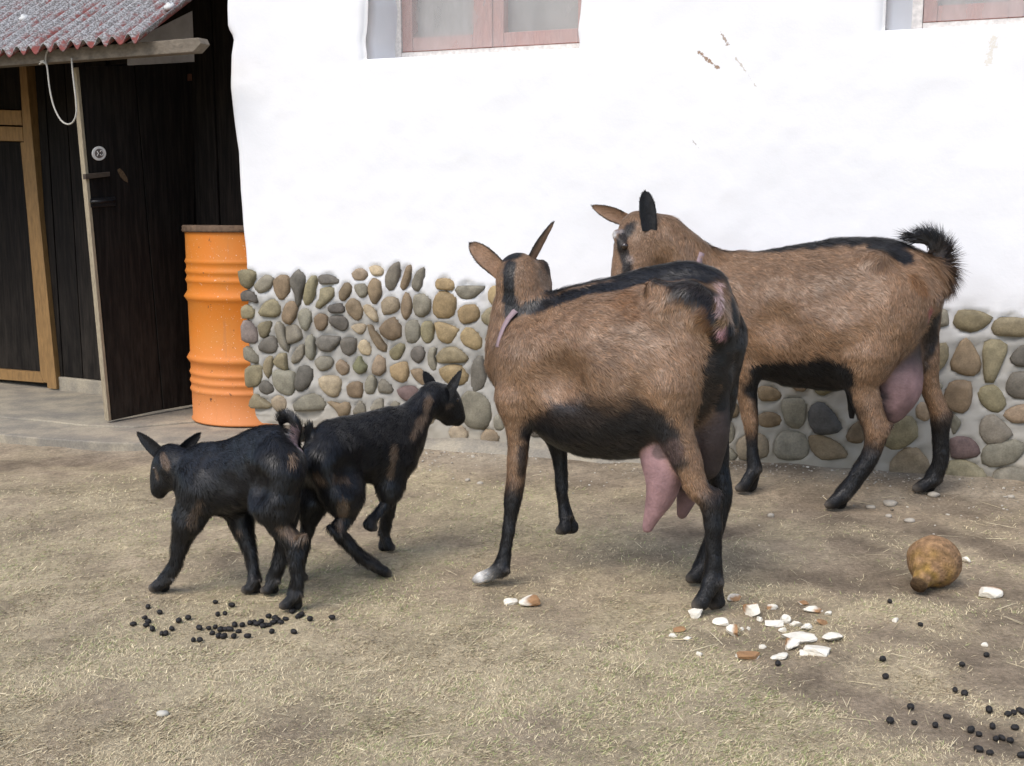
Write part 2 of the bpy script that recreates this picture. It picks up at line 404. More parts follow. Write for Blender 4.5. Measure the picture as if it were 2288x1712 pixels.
# mortar between the cobbles lies back, rough
plinth = smooth(.04, -.03, vv - (zband(uu) + .03 * noise(np.column_stack([uu, uu * 0]), 5, 9)))
dst = np.full(len(uu), 9.0)
for q, c in st_uz:
    c0 = q.mean(0); r = np.linalg.norm(q - c0, axis=1).mean(); k = np.where((np.abs(uu - c0[0]) < .16) & (np.abs(vv - c0[1]) < .16))[0]
    if len(k):
        ang = np.arctan2(vv[k] - c0[1], uu[k] - c0[0]); qa = np.arctan2(q[:, 1] - c0[1], q[:, 0] - c0[0]); o = np.argsort(qa)
        rr = np.interp(ang, qa[o], np.linalg.norm(q - c0, axis=1)[o], period=2 * math.pi)
        dst[k] = np.minimum(dst[k], np.hypot(uu[k] - c0[0], vv[k] - c0[1]) - rr)
nn = nn + plinth * (.0065 * fbm(PZ, 38, 71, 2) + .003 * np.exp(-np.clip(dst, 0, 1) / .008) - .004)
nn = nn - .014 * smooth(-.002, -.010, dst)
nn = nn - .05 * np.clip(1 - (uu - corner_u(vv)) / .05, 0, 1) ** 2.5       # rounded corner
def round_open(o):
    du = np.maximum(o[0] - uu, uu - o[1]); dz = np.maximum(o[2] - vv, vv - o[3]); d = np.where((du > 0) & (dz > 0), np.hypot(du, dz), np.maximum(du, dz))
    return -.022 * np.clip(1 - d / .03, 0, 1) ** 2 * (d >= -1e-6)
nn = nn + round_open(W1) + round_open(W2)
jit = 1 * (np.minimum(np.abs(uu - W1[1]), np.abs(uu - W1[0])) < .08) * (vv > W1[2] - .1)
uw = uu + jit * (.010 * noise(np.column_stack([vv, vv * 0]), 7, 5) + .005 * noise(np.column_stack([vv, vv * 0]), 19, 6))
wv = WO + np.outer(uw, WT) + np.outer(nn, WN); wv[:, 2] = vv
NU, NZ = len(ul), len(zl)
i, j = np.meshgrid(np.arange(NU - 1), np.arange(NZ - 1), indexing='ij'); i = i.ravel(); j = j.ravel()
um, zm = (ul[i] + ul[i + 1]) / 2, (zl[j] + zl[j + 1]) / 2
keep = np.ones(len(i), bool)
for o in (W1, W2): keep &= ~((um > o[0]) & (um < o[1]) & (zm > o[2]) & (zm < o[3]))
i, j = i[keep], j[keep]; a = i * NZ + j; wf = np.column_stack([a, a + NZ, a + NZ + 1, a + 1])
white = V(.77, .77, .775); mort = V(.385, .37, .335); dirt = V(.33, .29, .22)
wc = np.tile(white, (len(uu), 1))
wc = wc * (1 - .04 * np.clip(fbm(PZ, 3, 81, 4), 0, 1)[:, None])
t = (plinth * smooth(zband(uu) + .02, zband(uu) - .16, vv + .05 * fbm(PZ, 12, 83, 3)))[:, None]; wc = wc + (mort - wc) * t
t = (plinth * np.clip(.5 + fbm(PZ, 10, 84, 3), 0, 1) * .35)[:, None]; wc = wc + (mort * .8 - wc) * t
t = (smooth(.22, -.02, vv + .07 * fbm(PZ, 9, 85, 3)) * .75)[:, None]; wc = wc + (dirt - wc) * t
wc = wc * (1 + .22 * plinth * fbm(PZ, 26, 87, 3))[:, None]
verts = [wv]; faces = [wf]; cols = [wc]; off = len(wv)
REV = .25
def strip(idx, vecs, col):
    """extrude an edge row of the sheet by successive vectors"""
    global off
    base = wv[idx]; rows = [base] + [base + v for v in vecs]
    vs = np.vstack(rows[1:]); n = len(idx); verts.append(vs); cols.append(np.tile(col, (len(vs), 1)))
    prev = np.array(idx); fs = []
    for r in range(len(vecs)):
        cur = off + r * n + np.arange(n); fs.append(np.column_stack([prev[:-1], prev[1:], cur[1:], cur[:-1]])); prev = cur
    faces.append(np.vstack(fs)); off += len(vs)
def near(arr, x): return int(np.argmin(np.abs(arr - x)))
for o in (W1, W2):
    a0, a1, b0, b1 = near(ul, o[0]), near(ul, o[1]), near(zl, o[2]), near(zl, o[3])
    vec = [-WN * (REV * k / 4) for k in range(1, 5)]; sp = .03 if o is W1 else .10
    strip([a0 * NZ + b for b in range(b0, b1 + 1)], [x + WT * (sp * (k + 1) / 4) for k, x in enumerate(vec)], white * .97)
    strip([a1 * NZ + b for b in range(b0, b1 + 1)], vec, white * .97)
    strip([a_ * NZ + b0 for a_ in range(a0, a1 + 1)], vec, white * .97)
    strip([a_ * NZ + b1 for a_ in range(a0, a1 + 1)], vec, white * .97)
ENDV = -WN * .80 + WT * .32                                    # gable end runs back from the corner
strip([b for b in range(NZ)], [-WN * .02 + WT * .0, -WN * .06 + WT * .01, ENDV * .4, ENDV, ENDV * 3], white * .95)
strip([(NU - 1) * NZ + b for b in range(NZ)], [-WN * .5, -WN * 2.4], white * .95)
strip([a_ * NZ + NZ - 1 for a_ in range(NU)], [-WN * .5, -WN * 2.4], white * .95)
strip([a_ * NZ for a_ in range(NU)], [-WN * .05 , -WN * .4], dirt)
verts, cols = np.vstack(verts), np.vstack(cols)
rel = verts - WO; uz = np.column_stack([rel @ WT, verts[:, 2], rel @ WN])
m = NT('whitewash'); c = m.attr().outputs[0]; uzv = m.attr('uz').outputs[1]
nz = m.noise(uzv, 70, 4, .65); nb = m.noise(uzv, 9, 3); NZF = m.noise(uzv, 190, 3, .7); NZC = m.noise(uzv, 60, 3, .7)
sep = m.n('SeparateXYZ', {0: uzv})
def stain(c, px0, px1, r, col, thr, sc, amt):
    (ua, za), (ub, zb_) = wall_uz(*px0), wall_uz(*px1); L2 = (ub - ua) ** 2 + (zb_ - za) ** 2 + 1e-9
    du = m.math('SUBTRACT', sep.outputs[0], ua); dz = m.math('SUBTRACT', sep.outputs[1], za)
    t = m.math('DIVIDE', m.math('ADD', m.math('MULTIPLY', du, ub - ua), m.math('MULTIPLY', dz, zb_ - za)), L2, True)
    ex = m.math('SUBTRACT', du, m.math('MULTIPLY', t, ub - ua)); ez = m.math('SUBTRACT', dz, m.math('MULTIPLY', t, zb_ - za))
    d = m.math('SQRT', m.math('ADD', m.math('MULTIPLY', ex, ex), m.math('MULTIPLY', ez, ez)))
    d = m.math('ADD', m.math('ADD', d, m.math('MULTIPLY', m.math('SUBTRACT', NZC, .5), r * 2.6)), m.math('MULTIPLY', m.math('SUBTRACT', NZF, .45), r * 2.2))
    inside = m.n('MapRange', {0: d, 1: r, 2: 0.0, 3: 0.0, 4: 1.0}).outputs[0]
    msk = m.ramp(m.math('ADD', m.math('MULTIPLY', inside, 1.0), m.math('MULTIPLY', NZF if sc > 100 else NZC, .9)), thr, thr + .16)
    return m.mix(m.math('MULTIPLY', m.math('MULTIPLY', msk, m.ramp(inside, 0, .15)), amt), c, col)
c = stain(c, (1562, 117), (1604, 152), .013, (.24, .13, .055), .98, 160, .85)
c = stain(c, (1612, 76), (1625, 100), .013, (.25, .16, .09), 1.08, 220, .75)
c = stain(c, (1645, 130), (1690, 195), .010, (.40, .32, .22), 1.2, 240, .6)
c = stain(c, (2222, 85), (2208, 140), .026, (.60, .52, .36), .95, 60, .45)
c = stain(c, (1545, 310), (1562, 332), .006, (.35, .3, .25), 1.1, 240, .7)
c = m.mix(1.0, c, m.n('MapRange', {0: nb, 1: .3, 2: .7, 3: .97, 4: 1.0}).outputs[0], 'MULTIPLY')
m.b(Base_Color=c, Roughness=.9); m.bsdf.inputs['Specular IOR Level'].default_value = .15
m.bump(nz, .16, .004)
MAT_WALL = m.mat
house = empty('whitewashed_house', W(1.4, 0)); tag(house, 'white plastered house with a cobble-studded plinth and two deep windows', 'house')
wall = obj('wall', mesh_np('wall', verts, faces, cols, attrs={'uz': uz}), MAT_WALL, house)

# ---- cobbles
m = NT('cobble'); oi = m.n('ObjectInfo'); v = m.coord('Object'); ov = m.n('VectorMath', {0: v, 1: oi.outputs['Random']}, operation='ADD').outputs[0]
c = m.attr().outputs[0]; nz = m.noise(ov, 28, 6, .6); n2_ = m.noise(ov, 170, 4, .7)
c = m.mix(1.0, c, m.n('MapRange', {0: nz, 1: .3, 2: .7, 3: .72, 4: 1.28}).outputs[0], 'MULTIPLY')
c = m.mix(1.0, c, m.n('MapRange', {0: n2_, 1: .3, 2: .7, 3: .82, 4: 1.18}).outputs[0], 'MULTIPLY')
m.b(Base_Color=c, Roughness=.72); m.bump(m.math('ADD', nz, m.math('MULTIPLY', n2_, .6)), .45, .004); MAT_COB = m.mat
def closed_spline(q, n):
    k = len(q); d = np.r_[0, np.cumsum(np.linalg.norm(np.roll(q, -1, 0) - q, axis=1))]; s = np.linspace(0, d[-1], n, endpoint=False); out = []
    for x in s:
        i = int(np.searchsorted(d, x, 'right') - 1); t = (x - d[i]) / (d[i + 1] - d[i] + 1e-9)
        p0, p1, p2, p3 = q[(i - 1) % k], q[i % k], q[(i + 1) % k], q[(i + 2) % k]
        out.append(.45 * (p1 + (p2 - p1) * t) + .55 * .5 * ((2 * p1) + (p2 - p0) * t + (2 * p0 - 5 * p1 + 4 * p2 - p3) * t ** 2 + (3 * p1 - p0 - 3 * p2 + p3) * t ** 3))
    return np.array(out)
nst = 14
for q, c in st_uz:
    o = closed_spline(q, nst); c0 = o.mean(0); sz = np.linalg.norm(o - c0, axis=1).mean(); hgt = np.clip(sz * .30, .005, .014) * rng.uniform(.8, 1.15)
    tilt = rng.uniform(-.25, .25, 2); vs = []
    for sc, h in ((1.03, -.014), (1.0, .15), (.86, .72), (.5, 1.0)):
        r = c0 + (o - c0) * sc; hh = (h * hgt if h > 0 else h) * np.ones(nst) + .001
        if h > .5: hh = hh + (r - c0) @ tilt * .5 + rng.uniform(-.0008, .0008, nst)
        vs.append(WO + np.outer(r[:, 0], WT) + np.outer(hh, WN) + np.outer(r[:, 1], V(0, 0, 1)))
    vs = np.vstack(vs + [W(c0[0], c0[1], hgt * 1.03)]); k = np.arange(nst); k2 = (k + 1) % nst
    fs = [np.vstack([np.column_stack([r * nst + k, r * nst + k2, (r + 1) * nst + k2, (r + 1) * nst + k]) for r in range(3)]),
          np.column_stack([3 * nst + k, 3 * nst + k2, np.full(nst, 4 * nst)])]
    if np.cross(WT, V(0, 0, 1)) @ WN < 0: fs = [f[:, ::-1] for f in fs]
    area = .5 * np.sum(o[:, 0] * np.roll(o[:, 1], -1) - o[:, 1] * np.roll(o[:, 0], -1))
    if area < 0: fs = [f[:, ::-1] for f in fs]
    bc = np.array(PAL[c]) * V(.80, .765, .68) * rng.uniform(.8, 1.2) * (1 + rng.uniform(-.02, .02, 3))
    dd = smooth(.12, -.02, vs[:, 2])[:, None] * .4
    cc = np.tile(bc, (len(vs), 1)); cc = cc + (dirt * .9 - cc) * dd
    obj('cobble', mesh_np('cobble', vs, fs, cc), MAT_COB, wall)

# ---- windows
MAT_FRAME = plain('faded_pink_paint', (.36, .185, .155), .7, .25, 25, .3, (6, 6, 1))
MAT_WFRAME = plain('cracked_white_paint', (.66, .62, .58), .75, .25, 60, .35)
m = NT('dusty_pane'); v = m.coord('Object'); nz = m.noise(v, 6, 4)
m.b(Base_Color=m.mix(nz, (.20, .20, .19), (.30, .30, .285)), Roughness=.22); MAT_PANE = m.mat
m = NT('plastic_film'); v = m.coord('Object', (1, 1, .35), (0, .5, 0)); nz = m.noise(v, 7, 5, .6); wv_ = m.noise(v, 40, 3)
tr = m.n('BsdfTransparent'); m.b(Base_Color=(.62, .60, .58), Roughness=.4)
fac = m.n('MapRange', {0: nz, 1: .3, 2: .75, 3: .25, 4: .48}).outputs[0]
mx = m.n('MixShader', {0: fac, 1: tr.outputs[0], 2: m.bsdf.outputs[0]}); m.t.links.new(mx.outputs[0], m.out.inputs[0]); m.bump(wv_, .25, .01); MAT_FILM = m.mat
def wbox(u0, u1, z0, z1, n0, n1, bev=.003):
    return prism([W(u0, z0, n0), W(u1, z0, n0), W(u1, z1, n0), W(u0, z1, n0)], WN * (n1 - n0), bev)
def window(o):
    u0, u1, z0, z1 = o; u0 = u0 + (.03 if o is W1 else .10); d = -REV + .005
    win = obj('window', wbox(u0 - .02, u1 + .02, z0 - .02, z1 + .02, d - .10, d - .06), MAT_PANE, house)
    fw = .020
    for nm, a in (('frame', (u0 - .02, u0 + fw, z0 - .02, z1)), ('frame', (u1 - fw, u1 + .02, z0 - .02, z1)), ('frame', (u0 + fw + .001, u1 - fw - .001, z0 - .02, z0 + .052)), ('frame', (u0 + fw + .001, u1 - fw - .001, z1 - .03, z1 + .02))):
        obj(nm, wbox(*a, d - .058, d + .012), MAT_WFRAME, win)
    i0, i1, k0, k1 = u0 + fw + .002, u1 - fw - .002, z0 + .054, z1 - .032; um = (i0 + i1) / 2 - .02; sw = .045
    for a, b, e in ((i0, um - .02, 0), (um + .02, i1, 0)):
        obj('sash', wbox(a, a + sw, k0, k1, d - .055, d + .004), MAT_FRAME, win); obj('sash', wbox(b - sw, b, k0, k1, d - .055, d + .004), MAT_FRAME, win)
        obj('sash', wbox(a + sw + .001, b - sw - .001, k0, k0 + .055, d - .055, d + .002), MAT_FRAME, win); obj('sash', wbox(a + sw + .001, b - sw - .001, k1 - .05, k1, d - .055, d + .002), MAT_FRAME, win)
    obj('mullion', wbox(um - .019, um + .019, k0, k1, d - .055, d + .012), MAT_FRAME, win)
    # loose plastic sheet over the sashes
    nu, nzv = 30, 34; a = np.linspace(i0, i1, nu); b = np.linspace(k0, k1, nzv); A, B = np.meshgrid(a, b, indexing='ij'); q = np.column_stack([A.ravel(), B.ravel()])
    nn_ = d + .020 + .003 * fbm(q, 6, 91, 2) + .003 * noise(np.column_stack([q[:, 0] * 9 + q[:, 1] * 5, q[:, 1] * 1.5]), 1.6, 92)
    vs = WO + np.outer(q[:, 0], WT) + np.outer(nn_, WN); vs[:, 2] = q[:, 1]
    i, j = np.meshgrid(np.arange(nu - 1), np.arange(nzv - 1), indexing='ij'); aa = (i * nzv + j).ravel()
    obj('plastic_sheet', mesh_np('plastic_sheet', vs, np.column_stack([aa, aa + nzv, aa + nzv + 1, aa + 1])), MAT_FILM, win)
window(W1); window(W2)

# ================================================================== CONCRETE FOOTING / SLABS
SLZ = -.03
m = NT('old_concrete'); v = m.coord('Object'); nz = m.noise(v, 5, 8, .65); n3 = m.noise(v, 120, 4)
m.b(Base_Color=m.mix(1.0, m.mix(m.ramp(nz, .35, .65), (.36, .315, .235), (.22, .20, .165)), m.n('MapRange', {0: n3, 1: .3, 2: .7, 3: .85, 4: 1.15}).outputs[0], 'MULTIPLY'), Roughness=.9)
m.bump(m.math('ADD', nz, n3), .4, .006); MAT_CONC = m.mat
def slab_poly(px, z, thick, bev=.006):
    pts = [on_z(x, y, z) for x, y in px]; return prism(pts, V(0, 0, -thick), bev)
s1 = obj('concrete_floor', slab_poly([(-420, 800), (-330, 905), (0, 931), (90, 938), (195, 950), (300, 953), (400, 944), (445, 940), (640, 935), (600, 830), (100, 780)], SLZ, .12), MAT_CONC); tag(s1, kind='structure')
s2 = obj('concrete_step', slab_poly([(-420, 938), (-330, 912), (0, 934.5), (90, 941.5), (195, 953.5), (300, 956.5), (400, 947.5), (447, 943.5), (660, 938), (690, 960), (600, 985), (430, 994), (230, 988), (80, 978), (0, 970), (-330, 948)], SLZ - .006, .12), MAT_CONC); tag(s2, kind='structure')
foot_px = [(640, 955), (760, 968), (900, 975), (1000, 1000), (1120, 1004), (1250, 1022), (1450, 1030), (1640, 1050)]
# rough footing ledge at the wall foot
u = np.linspace(.22, 1.75, 70); prof = [(-.03, .035), (.01, .034), (.035, .022), (.06, .0), (.075, -.035)]
fv = []
for (nn0, zz0) in prof:
    q = np.column_stack([u, np.full_like(u, nn0 * 7)]); d_ = noise(q, 9, 12) * .012 + noise(q, 30, 13) * .005; wx = np.clip((u - .35) / .4, .15, 1)
    hz = zg((WO + np.outer(u, WT))[:, 0], (WO + np.outer(u, WT))[:, 1])
    fv.append(np.column_stack([(WO + np.outer(u, WT) + np.outer(nn0 * wx * 1.5 + d_ * (nn0 > 0), WN))[:, :2], hz + zz0 * (.9 + .5 * noise(q, 6, 15)) + .004]))
fv = np.vstack(fv); n = len(u); fi = np.vstack([np.column_stack([r * n + np.arange(n - 1), r * n + np.arange(1, n), (r + 1) * n + np.arange(1, n), (r + 1) * n + np.arange(n - 1)]) for r in range(len(prof) - 1)])
obj('footing', mesh_np('footing', fv, fi[:, ::-1]), MAT_CONC, house)

# ================================================================== SHED
H = on_z(440, 905, SLZ); B_ = on_z(126, 870, SLZ)
ST = H - B_; ST[2] = 0; ST /= np.linalg.norm(ST); SN = V(ST[1], -ST[0], 0)
def S(u, z, n=0.0): return V(H[0], H[1], 0) + ST * u + SN * n + V(0, 0, z)
def shed_uz(px, py, n=0.0):
    p = on_plane(px, py, V(H[0], H[1], 0) + SN * n, SN); return float(np.dot(p - H, ST)), float(p[2])
m = NT('black_stained_wood'); v = m.coord('Object', (7, 7, .5)); nz = m.noise(v, 9, 7, .65); oi = m.n('ObjectInfo')
c = m.mix(m.ramp(nz, .35, .75), (.0055, .0045, .004), (.019, .015, .012))
vz = m.n('SeparateXYZ', {0: m.coord('Object')}).outputs[2]
dust = m.math('MULTIPLY', m.n('MapRange', {0: vz, 1: .75, 2: -.03, 3: 0.0, 4: 1.0}).outputs[0], m.ramp(m.noise(m.coord('Object', (5, 5, 1)), 5, 6, .7), .3, .8))
c = m.mix(m.math('MULTIPLY', dust, .55), c, (.06, .051, .04))
c = m.mix(1.0, c, m.n('MapRange', {0: oi.outputs['Random'], 3: .75, 4: 1.25}).outputs[0], 'MULTIPLY')
m.b(Base_Color=c, Roughness=.8); m.bsdf.inputs['Specular IOR Level'].default_value = .15; m.bump(nz, .4, .004); MAT_DWOOD = m.mat
MAT_PALE = plain('weathered_edge_wood', (.30, .25, .17), .8, .4, 30, .3, (8, 8, 1))
MAT_OCHRE = plain('ochre_paint', (.25, .145, .055), .6, .3, 14, .25, (5, 5, 1))
MAT_BEAM = plain('grey_brown_timber', (.15, .125, .095), .85, .35, 16, .4, (1, 5, 5))
MAT_BLACK = plain('black_metal', (.012, .012, .013), .4, .2, 40, .1)
MAT_RUST = plain('rusty_iron', (.10, .04, .022), .85, .5, 60, .4)
shed = empty('dark_timber_shed', S(-.8, SLZ)); tag(shed, 'black-stained timber shed with ochre frames beside the white house', 'shed')
ZT = 2.65
def sbox(u0, u1, z0, z1, n0, n1, bev=.003): return prism([S(u0, z0, n0), S(u1, z0, n0), S(u1, z1, n0), S(u0, z1, n0)], SN * (n1 - n0), bev)
def splank(pxs, n0, n1, mat, name, par, bev=.003):
    """piece on the shed front whose corners are seen at these points of the photograph"""
    pts = [];
    for x, y in pxs:
        u_, z_ = shed_uz(x, y, n1); pts.append(S(u_, z_, n1))
    return obj(name, prism(pts, SN * (n0 - n1), bev), mat, par)
# door opening, then boards right of the hinge post
uF = -.50
u_ = .0
for k, wdt in enumerate((.085, .12, .15, .16, .16)):
    obj('wall_board', sbox(u_ + .003, u_ + wdt - .003, SLZ, ZT, -.03, .0 + .006 * (k % 2)), MAT_DWOOD, shed); u_ += wdt
# wall left of the opening
u_ = uF - .02; 
ub = shed_uz(112, 700)[0]
while u_ > ub + .02:
    w_ = min(.155, u_ - ub); obj('wall_board', sbox(u_ - w_ + .003, u_ - .003, SLZ + .075, ZT, -.035, -.004 * rng.uniform(0, 1)), MAT_DWOOD, shed); u_ -= w_
u_ = -2.25
while u_ < uF - .02 - .155: u_ += 10
obj('plinth_kerb', sbox(ub - .02, uF + .0, SLZ - .02, SLZ + .073, -.06, .012, .006), MAT_CONC, shed)
obj('lintel_board', sbox(uF + .001, -.001, 1.66, ZT, -.034, -.008), MAT_DWOOD, shed)
MAT_INSIDE = MAT_DWOOD
obj('back_wall', sbox(-2.6, 1.1, SLZ, ZT, -1.55, -1.5), MAT_DWOOD, shed)
obj('side_wall', prism([S(-2.6, SLZ, -1.5), S(-2.6, SLZ, .9), S(-2.6, ZT, .9), S(-2.6, ZT, -1.5)], ST * .04), MAT_DWOOD, shed)
obj('ceiling', prism([S(-2.6, ZT + .001, -1.55), S(1.1, ZT + .001, -1.55), S(1.1, ZT + .001, .03), S(-2.6, ZT + .001, .03)], V(0, 0, .03)), MAT_DWOOD, shed)
# ochre-framed leaf and its post
splank([(41, 120), (55, 120), (88, 480), (126, 862), (126, 870), (106, 868), (62, 480)], -.03, .03, MAT_OCHRE, 'door_post', shed)
splank([(-330, 236), (46, 247), (49, 280), (-330, 270)], -.02, .022, MAT_OCHRE, 'transom', shed)
splank([(-330, 60), (42, 110), (46, 245), (-330, 234)], -.05, -.02, MAT_DWOOD, 'transom_panel', shed)
leaf = splank([(-330, 278), (45, 318), (62, 499), (100, 832), (-330, 800)], -.03, -.012, MAT_DWOOD, 'framed_door', shed)
splank([(-330, 272), (49, 284), (52, 316), (-330, 306)], -.025, .018, MAT_OCHRE, 'top_rail', leaf)
splank([(45, 318), (63, 318), (76, 499), (103, 832), (105, 856), (97, 855), (90, 832), (62, 499)], -.025, .016, MAT_OCHRE, 'stile', leaf)
splank([(-330, 800), (90, 832), (97, 856), (-330, 822)], -.025, .014, MAT_OCHRE, 'bottom_rail', leaf)
splank([(52, 312), (61, 312), (67, 362), (59, 362)], .017, .022, MAT_RUST, 'hinge', leaf); splank([(94, 755), (102, 755), (106, 805), (98, 805)], .017, .024, MAT_RUST, 'hinge', leaf)
# white sheet over the door
MAT_SHEET = plain('white_sheet_metal', (.50, .50, .53), .6, .15, 20, .1)
splank([(284, 96), (437, 20), (437, 138), (284, 146)], -.0075, .004, MAT_SHEET, 'white_panel', shed)
# open door leaf
Fp = on_z(243, 940, SLZ + .012); Hp = on_z(440, 905, SLZ + .012); DT = Hp - Fp; DT[2] = 0; DT /= np.linalg.norm(DT); DN = V(DT[1], -DT[0], 0)
def dpt(px, py, n=0.0): return on_plane(px, py, Fp + DN * n, DN)
door = empty('open_door', Fp); door.parent = shed; door.matrix_parent_inverse = shed.matrix_basis.inverted()
def dpiece(pxs, n0, n1, mat, name, par=None, bev=.002):
    return obj(name, prism([dpt(x, y, n1) for x, y in pxs], DN * (n0 - n1), bev), mat, par or door)
bpy.data.objects.remove(door)
door = dpiece([(176, 150), (432, 143), (438, 903), (248, 936)], -.034, -.024, MAT_DWOOD, 'door', shed)
dpiece([(177, 149), (299, 146), (363.5, 915), (251, 939.5)], -.024, .0, MAT_DWOOD, 'plank', door)
dpiece([(302, 146), (431, 141), (438.5, 901.5), (366.5, 914.5)], -.024, .002, MAT_DWOOD, 'plank', door)
dpiece([(169, 151), (176, 150), (249.5, 940), (243, 941)], -.026, .004, MAT_PALE, 'edge_strip', door)
ring = np.array([dpt(222 + 15.5 * math.cos(a), 343 + 16 * math.sin(a), .010) for a in np.linspace(0, 2 * math.pi, 25)])
MAT_ENAMEL = plain('white_enamel', (.72, .70, .66), .4, .1, 50, .05)
dc = dpiece([(222 + 15.5 * math.cos(a), 343 + 16 * math.sin(a)) for a in np.linspace(0, 2 * math.pi, 24, endpoint=False)], -.0, .007, MAT_ENAMEL, 'lock_rose')
dpiece([(222 + 10 * math.cos(a), 343 + 10.5 * math.sin(a)) for a in np.linspace(0, 2 * math.pi, 20, endpoint=False)], .0075, .009, plain('dark_enamel', (.13, .11, .10), .5, .3, 90, .1), 'rose_centre', dc, 0)
vs, fs = tube([dpt(217, 338, .011), dpt(220, 343, .011), dpt(217, 349, .011)], .0016, 6); obj('rose_mark', mesh_np('rose_mark', vs, fs), MAT_ENAMEL, dc)
vs, fs = tube([dpt(227 + 4 * math.cos(a), 342 + 5.5 * math.sin(a), .011) for a in np.linspace(-2.6, 2.6, 10)], .0014, 6); obj('rose_mark', mesh_np('rose_mark', vs, fs), MAT_ENAMEL, dc)
dpiece([(191, 389), (246, 384), (246, 394), (192, 401)], .001, .022, plain('brown_latch_wood', (.06, .045, .033), .8, .3, 30, .3, (1, 1, 5)), 'latch_bar')
hd = dpiece([(202, 444), (258, 440), (259, 460), (203, 464)], .001, .006, MAT_BLACK, 'handle_plate')
vs, fs = tube([dpt(206, 452, .006), dpt(207, 451, .034), dpt(230, 450, .042), dpt(252, 449, .034), dpt(254, 449, .006)], .007, 8); obj('handle', mesh_np('handle', vs, fs), MAT_BLACK, hd)
dpiece([(420, 165), (433, 165), (433, 180), (420, 181)], .0025, .007, MAT_RUST, 'hinge')
dpiece([(262, 380), (268, 376), (276, 384), (284, 397), (286, 408), (278, 404), (270, 396)], .001, .0028, plain('bare_wood', (.10, .065, .035), .85, .5, 120, .3), 'worn_patch', None, 0)
# beam, roof
NB = .74
ue, ze = shed_uz(319, 89, NB + .06); PITCHR = .69
u1b, zb1 = shed_uz(443, 84, NB); u2b, zb2 = shed_uz(430, 120, NB); zb0 = shed_uz(0, 126, NB)[1]; ztb = shed_uz(150, 92, NB)[1]
beam = obj('beam', prism([S(-2.6, zb0, NB), S(u1b - .03, zb2 + .006, NB), S(u1b + .012, zb2 + .035, NB), S(u1b, zb1, NB), S(-2.6, zb0 + (zb1 - zb2), NB)], -SN * .05, .003), MAT_BEAM, shed)
pit, amp = .083, .019
def roof_pt(u, d, h): # d distance up the slope in plan from the eave
    return S(u, ze + .012 + d * PITCHR + h, NB + .06 - d)
uu_ = np.arange(-2.7, ue + 1e-6, pit / 12); dd_ = np.linspace(0, 1.05, 20); vs = []
for side in (0, 1):
    for d in dd_:
        for u in uu_:
            vs.append(roof_pt(u, d + .004 * math.sin(u * 40) * (d == 0), amp * math.cos(2 * math.pi * (u - ue) / pit) + (-.006 if side else 0)))
vs = np.array(vs); nu, nd = len(uu_), len(dd_); i, j = np.meshgrid(np.arange(nd - 1), np.arange(nu - 1), indexing='ij'); a = (i * nu + j).ravel()
top = np.column_stack([a, a + 1, a + nu + 1, a + nu]); N0 = nu * nd
e = np.arange(nu - 1); edge = np.column_stack([e, e + N0, e + 1 + N0, e + 1]); e2 = np.arange(nd - 1) * nu + nu - 1; edge2 = np.column_stack([e2, e2 + N0, e2 + nu + N0, e2 + nu])
cr = np.tile(np.tile(.5 + .5 * np.cos(2 * math.pi * (uu_ - ue) / pit), nd), 2)[:, None] * V(1, 1, 1); rmesh = mesh_np('roof', vs, [top, top[:, ::-1] + N0, edge, edge2], cr)
m = NT('lichen_roof'); v = m.coord('Object'); n1_ = m.noise(v, 7, 6, .65); n2_ = m.noise(v, 130, 5, .7); n3_ = m.noise(v, 45, 5, .6)
red = m.mix(m.ramp(n3_, .35, .7), (.21, .055, .046), (.12, .052, .045))
lic = m.mix(m.ramp(n2_, .42, .6), (.13, .12, .115), (.38, .38, .38))
cov = m.ramp(m.math('ADD', m.math('ADD', m.math('MULTIPLY', n1_, .8), m.math('MULTIPLY', n3_, .45)), m.math('MULTIPLY', m.attr().outputs[2], .26)), .62, .82)
m.b(Base_Color=m.mix(cov, red, lic), Roughness=.85); m.bump(n2_, .5, .004)
roof = obj('roof', rmesh, m.mat, shed)
MAT_CAP = plain('zinc_washer', (.62, .62, .60), .5, .1, 60, .1)
for px, py in ((377, 12), (52, 38)):
    dsl = 0.0
    # point on the mean roof plane
    nr = np.cross(ST, roof_pt(0, 1, 0) - roof_pt(0, 0, 0)); nr /= np.linalg.norm(nr); p = on_plane(px, py, roof_pt(0, 0, .02), nr)
    if nr[2] < 0: nr = -nr
    vv_, ff = lathe([(0, .010), (.007, .010), (.008, .004), (.021, .002), (.022, -.012), (0, -.012)], 16)
    M_ = Vector(nr).to_track_quat('Z', 'Y').to_matrix(); vv_ = vv_ @ np.array(M_).T + p
    obj('roof_screw', mesh_np('roof_screw', vv_, ff), MAT_CAP, roof)
# rope loop hanging from the beam
rp = [(160, 130), (163, 170), (171, 230), (171, 258), (162, 276), (150, 279), (135, 270), (119, 238), (110, 195), (106, 150), (102, 140), (102, 125), (108, 108), (128, 97), (150, 94)]
pts = []
for k, (x, y) in enumerate(rp):
    u_, z_ = shed_uz(x, y, NB + .012); pts.append(S(u_, z_, NB + .012))
pts = np.array(pts); t_ = np.linspace(0, len(pts) - 1, 60); pts = np.column_stack([np.interp(t_, np.arange(len(pts)), pts[:, k]) for k in range(3)])
for _ in range(3): pts[1:-1] = (pts[:-2] + 2 * pts[1:-1] + pts[2:]) / 4
vs, fs = tube(pts, .0035, 7); MAT_ROPE = plain('grey_cord', (.42, .40, .35), .85, .2, 200, .3)
rope = obj('rope_loop', mesh_np('rope_loop', vs, fs), MAT_ROPE); tag(rope, 'pale cord loop hanging from the shed beam under the corrugated roof', 'rope')
